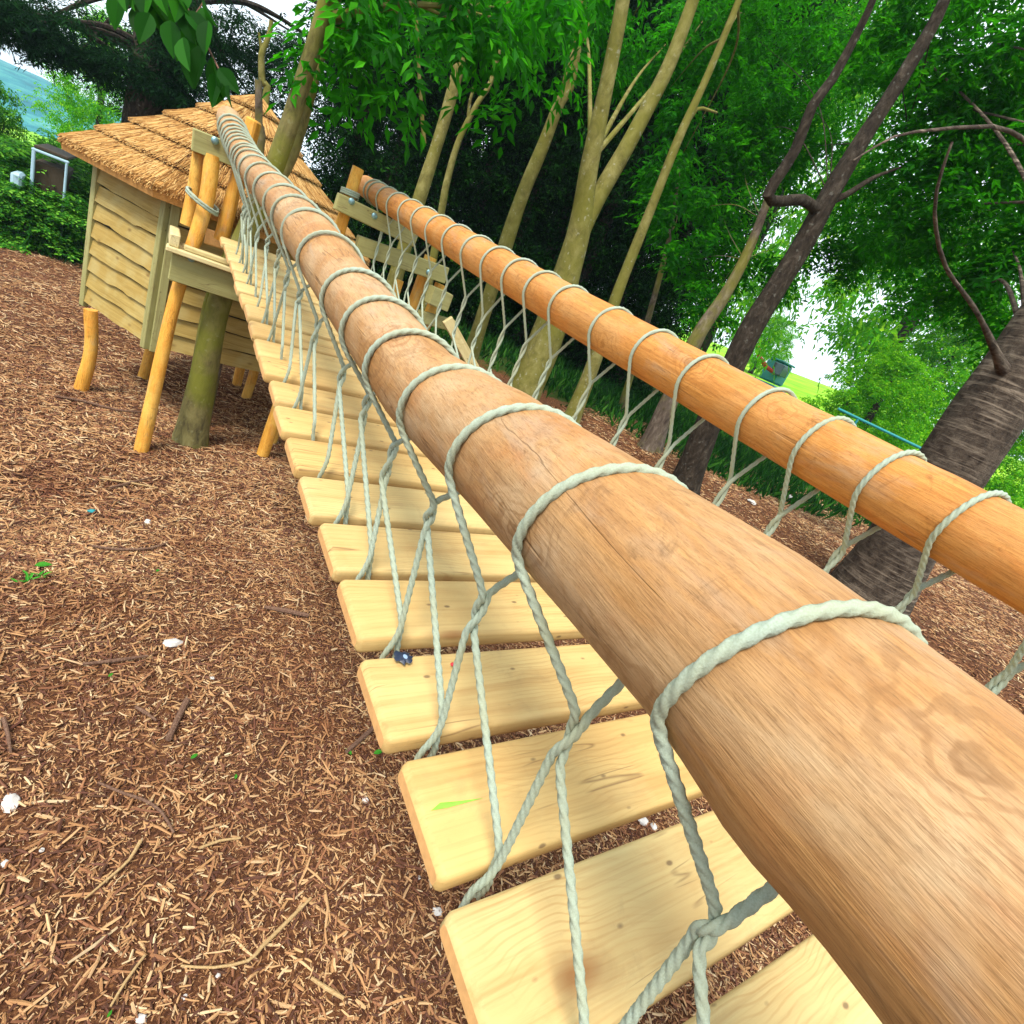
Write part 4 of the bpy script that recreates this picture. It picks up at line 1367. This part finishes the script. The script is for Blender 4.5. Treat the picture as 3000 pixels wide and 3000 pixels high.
# 7. sunlit tree and hedge beyond the bank on the right; copies with other sizes
broot = empty('sunlit_tree', (0, 0, 0), '', 'tree', 'sunlit trees beyond the bank')
mb = MB(); add_trunk(mb, [(0, 0, -.2), (.1, 0, 1.5), (0, .1, 3.6)], [.16, .12, .05], 9)
mb.build('trunk', M['dark_bark'], broot)
bb = []
for i in range(20):
    an = i * 2.4; hh = .7 + 3.4 * (i / 19); rr0 = 1.5 * math.sin(math.pi * min(.95, .25 + .7 * i / 19))
    bb.append(((rr0 * .75 * math.cos(an), rr0 * .75 * math.sin(an), hh), (.8, .8, .5), 1))
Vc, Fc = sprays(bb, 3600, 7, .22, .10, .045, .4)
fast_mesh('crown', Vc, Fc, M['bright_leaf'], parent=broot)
spots = [(2570, 1185, 15, .9, 'bright yellow green tree above the far handrail, left of the massive cherry trunk'),
         (2770, 1090, 17, 1.0, 'bright green tree rising behind the massive cherry trunk'),
         (2900, 1330, 12, .8, 'bright green bush at the right edge behind the massive cherry trunk'),
         (2420, 330, 19, 1.9, 'tall sunlit tree glimpsed between the leaning stems at top right'),
         (2900, 560, 17, 1.9, 'sunlit tree glimpsed at the right edge above the cherry trunk'),
         (1700, 300, 19, 2.0, 'sunlit tree glimpsed in the fork of the large pale tree'),
         (2230, 1035, 40, 1.3, 'small pale green tree on the far field beside the dark leaning trunk')]
for i, (px, py, D, s_, lab) in enumerate(spots):
    c = broot if i == 0 else copy_tree(broot)
    pc = at_d(px, py, D)
    gz = float(terrain(pc[0], pc[1]))
    hgt = max(1.2, pc[2] - gz)
    c.location = (pc[0], pc[1], gz)
    sz = max(s_ * .8, hgt / 2.4)
    c.scale = (s_, s_, sz); c.rotation_euler = (0, 0, i * 1.1)
    c['label'] = lab

# 8. shrubs at the back left
sroot = empty('shrub', (0, 0, 0), '', 'shrub', 'shrubs at the back left')
sb = []
for i in range(16):
    an = i * 2.4; sb.append(((.8 * math.cos(an) * (1 - i / 30), .8 * math.sin(an) * (1 - i / 30), .25 + 1.7 * i / 15), (.55, .55, .38), 1))
mb = MB()
for i in range(5):
    an = i * 1.26
    add_trunk(mb, [(.1 * math.cos(an), .1 * math.sin(an), -.05), (.3 * math.cos(an), .3 * math.sin(an), .8), (.5 * math.cos(an), .5 * math.sin(an), 1.6)], [.03, .022, .01], 6)
mb.build('stem', M['dark_bark'], sroot)
Vc, Fc = sprays(sb, 2600, 6, .16, .085, .05, .35)
fast_mesh('foliage', Vc, Fc, M['hedge_leaf'], parent=sroot)
labs = ['leafy shrub at the left edge in front of the white framed shed', 'leafy shrub against the left wall of the hut', 'low dark shrub below the white framed shed', 'leafy shrub rising behind the white framed shed at the left edge', 'yellow green shrub behind the hut, just left of the thatch corner', 'leafy shrub between the white framed shed and the hut', 'dark shrub low at the left edge by the mulch', 'leafy bush tall at the left edge under the drooping conifer']
for i, (px, py, Y, s_) in enumerate([(20, 600, 12.0, .95), (190, 560, 12.6, 1.0), (110, 640, 11.4, .75), (0, 470, 14.0, .6), (215, 500, 15.0, .7), (150, 600, 13.0, .6), (30, 690, 11.2, .6), (-40, 380, 14.0, .5)]):
    c = sroot if i == 0 else copy_tree(sroot)
    pc = at_y(px, py, Y); gz = float(terrain(pc[0], pc[1]))
    c.location = (pc[0], pc[1], gz - .05)
    c.scale = (s_, s_, max(.6 * s_, (pc[2] - gz) / 1.25)); c.rotation_euler = (0, 0, i * 2.1)
    c['label'] = labs[i]
# small yellow green tree between hill and conifer
c = copy_tree(broot); c.name = 'meadow_tree'
pc = at_y(290, 275, 24); c.location = (pc[0], pc[1], float(terrain(pc[0], pc[1]))); c.scale = (.8, .8, (pc[2] - c.location.z) / 2.3)
c['label'] = 'small yellow green tree in the meadow above the left corner of the thatch'; c['group'] = 'meadow trees'

# ------------------------------------------------------------------ ground cover and grass on the bank
def blades(n, region, hmin, hmax, wmin, wmax, mat_, name, label, cat):
    x0, x1, y0, y1, cond = region
    x = rng.uniform(x0, x1, n); y = rng.uniform(y0, y1, n)
    k = rng.random(n) < cond(x, y)
    x, y = x[k], y[k]; m = len(x)
    p = np.column_stack([x, y, terrain(x, y) - .01])
    h = rng.uniform(hmin, hmax, m)
    d = np.column_stack([rng.normal(0, .45, m), rng.normal(0, .45, m), np.ones(m)])
    nr = rng.normal(0, 1, (m, 3)) * [1, 1, .2]
    V = leaf_tris(p, d, nr, h, rng.uniform(wmin, wmax, m), .2)
    o = fast_mesh(name, V, leaf_faces(m), mat_)
    return tag(o, label, cat, kind='stuff')


blades(17000, (3.2, 12, 1.5, 10, lambda x, y: sstep(.35, .8, grassiness(x, y) + rng.normal(0, .12, len(x)))), .05, .26, .008, .06, M['herb'], 'ground_cover', 'dark green grass and herbs growing under the trees on the bank', 'ground cover')
blades(9000, (-9, 4, 10.2, 14, lambda x, y: sstep(10.2, 11.5, y)), .1, .35, .015, .05, M['herb'], 'undergrowth', 'dark undergrowth at the back edge of the mulch', 'undergrowth')

# ------------------------------------------------------------------ far things: shed, digger, barrier
def rootpart(root, mb, name, mat_, smooth=False):
    o = mb.build(name, mat_, smooth=smooth); o.parent = root; o.matrix_parent_inverse = Matrix.Translation(-root.location); return o

YS = 11.3
s0, s1, s2 = at_y(100, 433, YS), at_y(165, 458, YS), at_y(95, 490, YS)
wS = (s1 - s0)[0] * 1.5; 
cx_, top_ = s0[0], s0[2]
gz = float(terrain(cx_, YS))
root = empty('shed', (cx_ + wS / 2, YS, gz), 'dark shed opening with a pale blue white frame among the shrubs at left', 'shed')
mb = MB(); mb.box((cx_ + wS / 2, YS + .55, (gz + top_) / 2 - .1), (wS, 1.0, top_ - gz - .1), None, .02); rootpart(root, mb, 'body', M['dark_inside'])
mb = MB(); mb.box((cx_, YS, (gz + top_) / 2 + .1), (.04, .06, top_ - gz - .2), None, .01); mb.box((cx_ + wS / 2, YS - .002, top_ - .02), (wS + .05, .06, .035), None, .01); mb.box((cx_ + wS, YS, (gz + top_) / 2 + .1), (.03, .06, top_ - gz - .2), None, .01)
rootpart(root, mb, 'frame', M['frame_white'])
mb = MB(); mb.box((cx_ + wS / 2, YS + .58, top_ + .02), (wS + .02, 1.1, .04), None, .01); rootpart(root, mb, 'roof', M['dark_inside'])
p = at_y(55, 515, 11.2)
gz = float(terrain(p[0], 11.2))
root = empty('trailer', (p[0], 11.2, gz), 'small pale blue box trailer half hidden in shrubs at the left edge', 'trailer')
mb = MB(); mb.box((p[0], 11.2, p[2] - .05), (.12, .4, .2), None, .03); rootpart(root, mb, 'body', M['frame_white'])
mb = MB(); mb.box((p[0], 11.2, (gz + .3 + p[2] - .22) / 2), (.2, .5, max(.1, p[2] - .22 - gz - .3)), None, .02); rootpart(root, mb, 'chassis', M['dark_inside'])
for sx in (-.16, .16):
    mb = MB(); mb.tube([(p[0] + sx - .03, 11.0, gz + .2), (p[0] + sx + .03, 11.0, gz + .2)], .2, 14); rootpart(root, mb, 'wheel', M['rubber'], True)

# digger on the far field
dp = at_d(2275, 1085, 26)
gz = float(terrain(dp[0], dp[1]))
root = empty('digger', (dp[0], dp[1], gz), 'small digger with a teal cab and a red arm on the far field', 'digger')
hz_ = dp[2] - gz
cw = .9
mb = MB(); mb.box((dp[0], dp[1], dp[2] - .1), (cw, cw, 1.0), None, .08); mb.box((dp[0], dp[1], dp[2] + .43), (cw * 1.1, cw * 1.1, .08), None, .02); rootpart(root, mb, 'cab', M['teal'])
mb = MB(); mb.box((dp[0] - .3 * FWD[0] * 1.7, dp[1] - .3 * FWD[1] * 1.7, dp[2] + .05), (cw * .62, cw * .62, .5), None, .02); rootpart(root, mb, 'window', M['glass'])
mb = MB(); mb.box((dp[0], dp[1], gz + (hz_ - .6) * .55), (1.2, 1.5, max(.3, hz_ - .6) * .7), None, .1); rootpart(root, mb, 'body', M['teal'])
for sx in (-.6, .6):
    mb = MB(); mb.tube([(dp[0] + sx, dp[1] - .8, gz + .2), (dp[0] + sx, dp[1] + .8, gz + .2)], .22, 10); rootpart(root, mb, 'track', M['rubber'])
arm = [at_d(2245, 1075, 25.6), at_d(2222, 1040, 25.4), at_d(2228, 1000, 25.2)]
mb = MB(); mb.tube([dp + [-.3, -.4, -.2]] + arm[:1], [.09, .09], 8); mb.tube(arm, [.10, .09, .07], 8); rootpart(root, mb, 'arm', M['red'])

# thin teal metal rail on posts beyond the far handrail
b0_, b1_ = at_d(2515, 1226, 9.0), at_d(2716, 1322, 9.0)
root = empty('metal_barrier', (b0_[0], b0_[1], float(terrain(b0_[0], b0_[1]))), 'thin teal metal rail on posts just beyond the far handrail', 'barrier')
mb = MB(); mb.tube([b0_ - (b1_ - b0_) * .3, b0_, b1_, b1_ + (b1_ - b0_) * .02], .022, 8); rootpart(root, mb, 'top_rail', M['teal'], True)
for q in (0.0, .97):
    pp_ = b0_ + (b1_ - b0_) * q
    mb = MB(); mb.tube([(pp_[0], pp_[1], float(terrain(pp_[0], pp_[1])) - .05), tuple(pp_)], .02, 8); rootpart(root, mb, 'post', M['teal'], True)

# ------------------------------------------------------------------ litter that can be told apart
def stick(pix, wid, label, mat_='twig', name='stick', grp='sticks on the mulch'):
    pts = []
    for px, py in pix:
        g_ = on_ground(px, py); pts.append(g_ + [0, 0, .030])
    r = [max(.003, 1.35 * w2r(q, p_)) for q, p_ in zip(wid, pts)]
    mb = MB(); add_trunk(mb, pts, r, 8, .1, pix[0][0])
    o = mb.build(name, M[mat_]); tag(o, label, 'stick', grp)

stick([(160, 1170), (245, 1185), (340, 1210), (420, 1216)], (10, 9, 8, 5), 'long dark stick in front of the left hut leg')
stick([(320, 1440), (380, 1425), (440, 1410)], (7, 8, 5), 'short dark stick crossing a pale strip in the middle of the mulch')
stick([(290, 1412), (380, 1425), (460, 1440)], (6, 7, 4), 'pale stripped stick crossed by a dark one', 'twig_pale')
stick([(268, 1612), (350, 1622), (440, 1618), (490, 1600)], (9, 9, 8, 5), 'reddish brown curved stick in mid mulch')
stick([(490, 2180), (520, 2115), (545, 2065)], (22, 21, 23), 'stout short grey stick with a cut end')
stick([(395, 2085), (420, 2100), (455, 2125)], (12, 13, 8), 'small dark stick left of the stout cut stick')
stick([(285, 2308), (360, 2340), (420, 2360), (470, 2395), (505, 2455)], (9, 11, 12, 11, 8), 'long bent brown twig curving through the lower left mulch')
stick([(245, 2650), (320, 2585), (375, 2535), (408, 2480)], (8, 10, 12, 15), 'pale brown stick slanting up in the lower left mulch', 'twig_pale')
stick([(525, 2845), (620, 2850), (720, 2830), (760, 2790), (830, 2720), (905, 2645)], (9, 10, 12, 15, 14, 10), 'longest pale bent twig near the bottom', 'twig_pale')
stick([(320, 2965), (365, 2890), (420, 2815)], (10, 12, 11), 'straight straw coloured stick at the bottom edge', 'twig_pale')
stick([(1010, 2215), (1060, 2170), (1105, 2128)], (14, 15, 14), 'dark stick beside the end of a bridge board')
stick([(240, 1960), (330, 1950), (430, 1935)], (10, 14, 8), 'dark forked looking stick low in the mulch above the white lump')
stick([(905, 2880), (950, 2910), (1000, 2940)], (12, 16, 13), 'orange splinter near the near board end', 'twig_pale')
stick([(10, 2120), (22, 2170), (30, 2220)], (16, 15, 9), 'grey curved stick at the left edge')
stick([(580, 2500), (640, 2478), (700, 2470)][::-1], (7, 9, 10), 'short pale twig right of the bent brown twig', 'twig_pale')
stick([(770, 1790), (830, 1800), (900, 1815)], (10, 16, 12), 'dark chunky bark piece near the bridge boards')


def stone(px, py, wpx, label, squash=.6, elong=1.3, mat_='stone'):
    g_ = on_ground(px, py); r = 1.05 * w2r(wpx, g_)
    mb = MB()
    n, m = 10, 7; vs = []
    an0 = random.uniform(0, 3.1)
    for i in range(m):
        ph = math.pi * (i + .5) / m
        for k in range(n):
            th = 2 * math.pi * k / n
            v = Vector((math.sin(ph) * math.cos(th), math.sin(ph) * math.sin(th), math.cos(ph)))
            q = 1 + .35 * mnoise.noise(v * 1.7 + Vector((px, py, 0)))
            x, y, z = v.x * q * r * elong, v.y * q * r, v.z * q * r * squash
            vs.append((g_[0] + x * math.cos(an0) - y * math.sin(an0), g_[1] + x * math.sin(an0) + y * math.cos(an0), g_[2] + z + r * .3 + .006))
    fs = [(i * n + k, (i + 1) * n + k, (i + 1) * n + (k + 1) % n, i * n + (k + 1) % n) for i in range(m - 1) for k in range(n)]
    fs += [tuple(range(n)), tuple(range(m * n - 1, (m - 1) * n - 1, -1))]
    mb.add(vs, fs)
    o = mb.build('stone', M[mat_]); tag(o, label, 'stone', 'pale stones in the mulch')

stone(30, 2360, 80, 'large long white stone at the left edge of the mulch', .6, 1.5)
stone(505, 1890, 52, 'cream double lump of stone in mid mulch', .6, 1.5)
stone(432, 1533, 26, 'grey white stone level with the middle of the bridge', .6)
stone(1068, 2350, 28, 'small round white stone left of a bridge board end', .8, 1)
stone(1278, 2675, 38, 'white chip of stone left of the nearest full board', .6)
stone(1880, 2410, 42, 'white stone seen in the gap between two near boards', .7)
stone(1912, 2425, 30, 'smaller white stone beside another in the gap between near boards', .6)
stone(638, 2862, 24, 'small white stone on the long pale twig', .7, 1)
stone(540, 2925, 26, 'lilac white stone at the bottom of the mulch', .7, 1)
stone(412, 2990, 46, 'blue grey stone at the bottom edge', .6, 1.3)
stone(15, 2535, 36, 'white stone at the left edge below the large one', .6)
stone(122, 2495, 24, 'blue grey small stone near the left edge', .7, 1)
stone(2200, 1475, 34, 'flat white stone on the bank below the far handrail', .4, 1.4)
stone(2310, 1458, 26, 'white stone on the bank right of the flat one', .6)
stone(2150, 1395, 22, 'small white stone at the edge of the bank grass', .6)
stone(268, 1502, 30, 'dark teal stone in mid mulch', .5, 1.3, 'teal')
stone(620, 1990, 16, 'tiny white stone near the board ends in mid mulch', .6)
stone(1225, 2575, 18, 'tiny white stone beside the near boards', .7, 1)


def fallen(px, py, lpx, label, ang):
    g_ = on_ground(px, py); L = w2r(lpx, g_) * 2
    mb = MB()
    broad_leaf(mb, g_ + [0, 0, .025], np.array([math.cos(ang), math.sin(ang), .1]), np.array([.1, -.3, 1.0]), L, L * .45)
    o = mb.build('fallen_leaf', M['leaf_green']); tag(o, label, 'leaf', 'green leaves on the mulch')

fallen(100, 1668, 70, 'long green leaf on the mulch beside the weed', 0.2)
fallen(1025, 2222, 40, 'round green leaf beside the dark stick', 2.0)
fallen(1090, 2218, 45, 'narrow green leaf right of the round one', .1)
fallen(455, 1685, 24, 'tiny green leaf in mid mulch', 1.0)
fallen(685, 2295, 30, 'small green leaf among lower mulch chips', 1.3)
fallen(555, 2235, 40, 'yellow green leaf scrap right of the stout stick', .6)
fallen(310, 2995, 40, 'green leaf at the bottom edge', .9)
fallen(315, 2990 - 995, 30, 'small bright leaf below the dark stick in mid mulch', .9)
# little weed
g_ = on_ground(95, 1700)
root = empty('weed', tuple(g_), 'small green weed with narrow leaves growing in the mulch at left', 'weed')
mb = MB()
for i in range(12):
    an = i * 2.4
    broad_leaf(mb, g_ + [rng.normal(0, .03), rng.normal(0, .03), .01], np.array([math.cos(an), math.sin(an), .7]), np.array([-math.cos(an) * .7, -math.sin(an) * .7, 1.0]), .045, .014)
o = mb.build('foliage', M['leaf_green']); o.parent = root; o.matrix_parent_inverse = Matrix.Translation(-root.location)

# ------------------------------------------------------------------ air
hm = bpy.data.materials.new('air'); hm.use_nodes = True
hm.node_tree.nodes.clear()
ho = hm.node_tree.nodes.new('ShaderNodeOutputMaterial'); hv = hm.node_tree.nodes.new('ShaderNodeVolumePrincipled')
hv.inputs['Color'].default_value = (.62, .86, 1.0, 1); hv.inputs['Density'].default_value = .0008; hv.inputs['Anisotropy'].default_value = .2
hm.node_tree.links.new(hv.outputs[0], ho.inputs['Volume'])
mb = MB(); mb.box((0, 240, 0), (1000, 900, 40))
hz = mb.build('haze', hm, smooth=False)
tag(hz, 'thin blue haze in the air over the far hill', 'haze', kind='stuff')
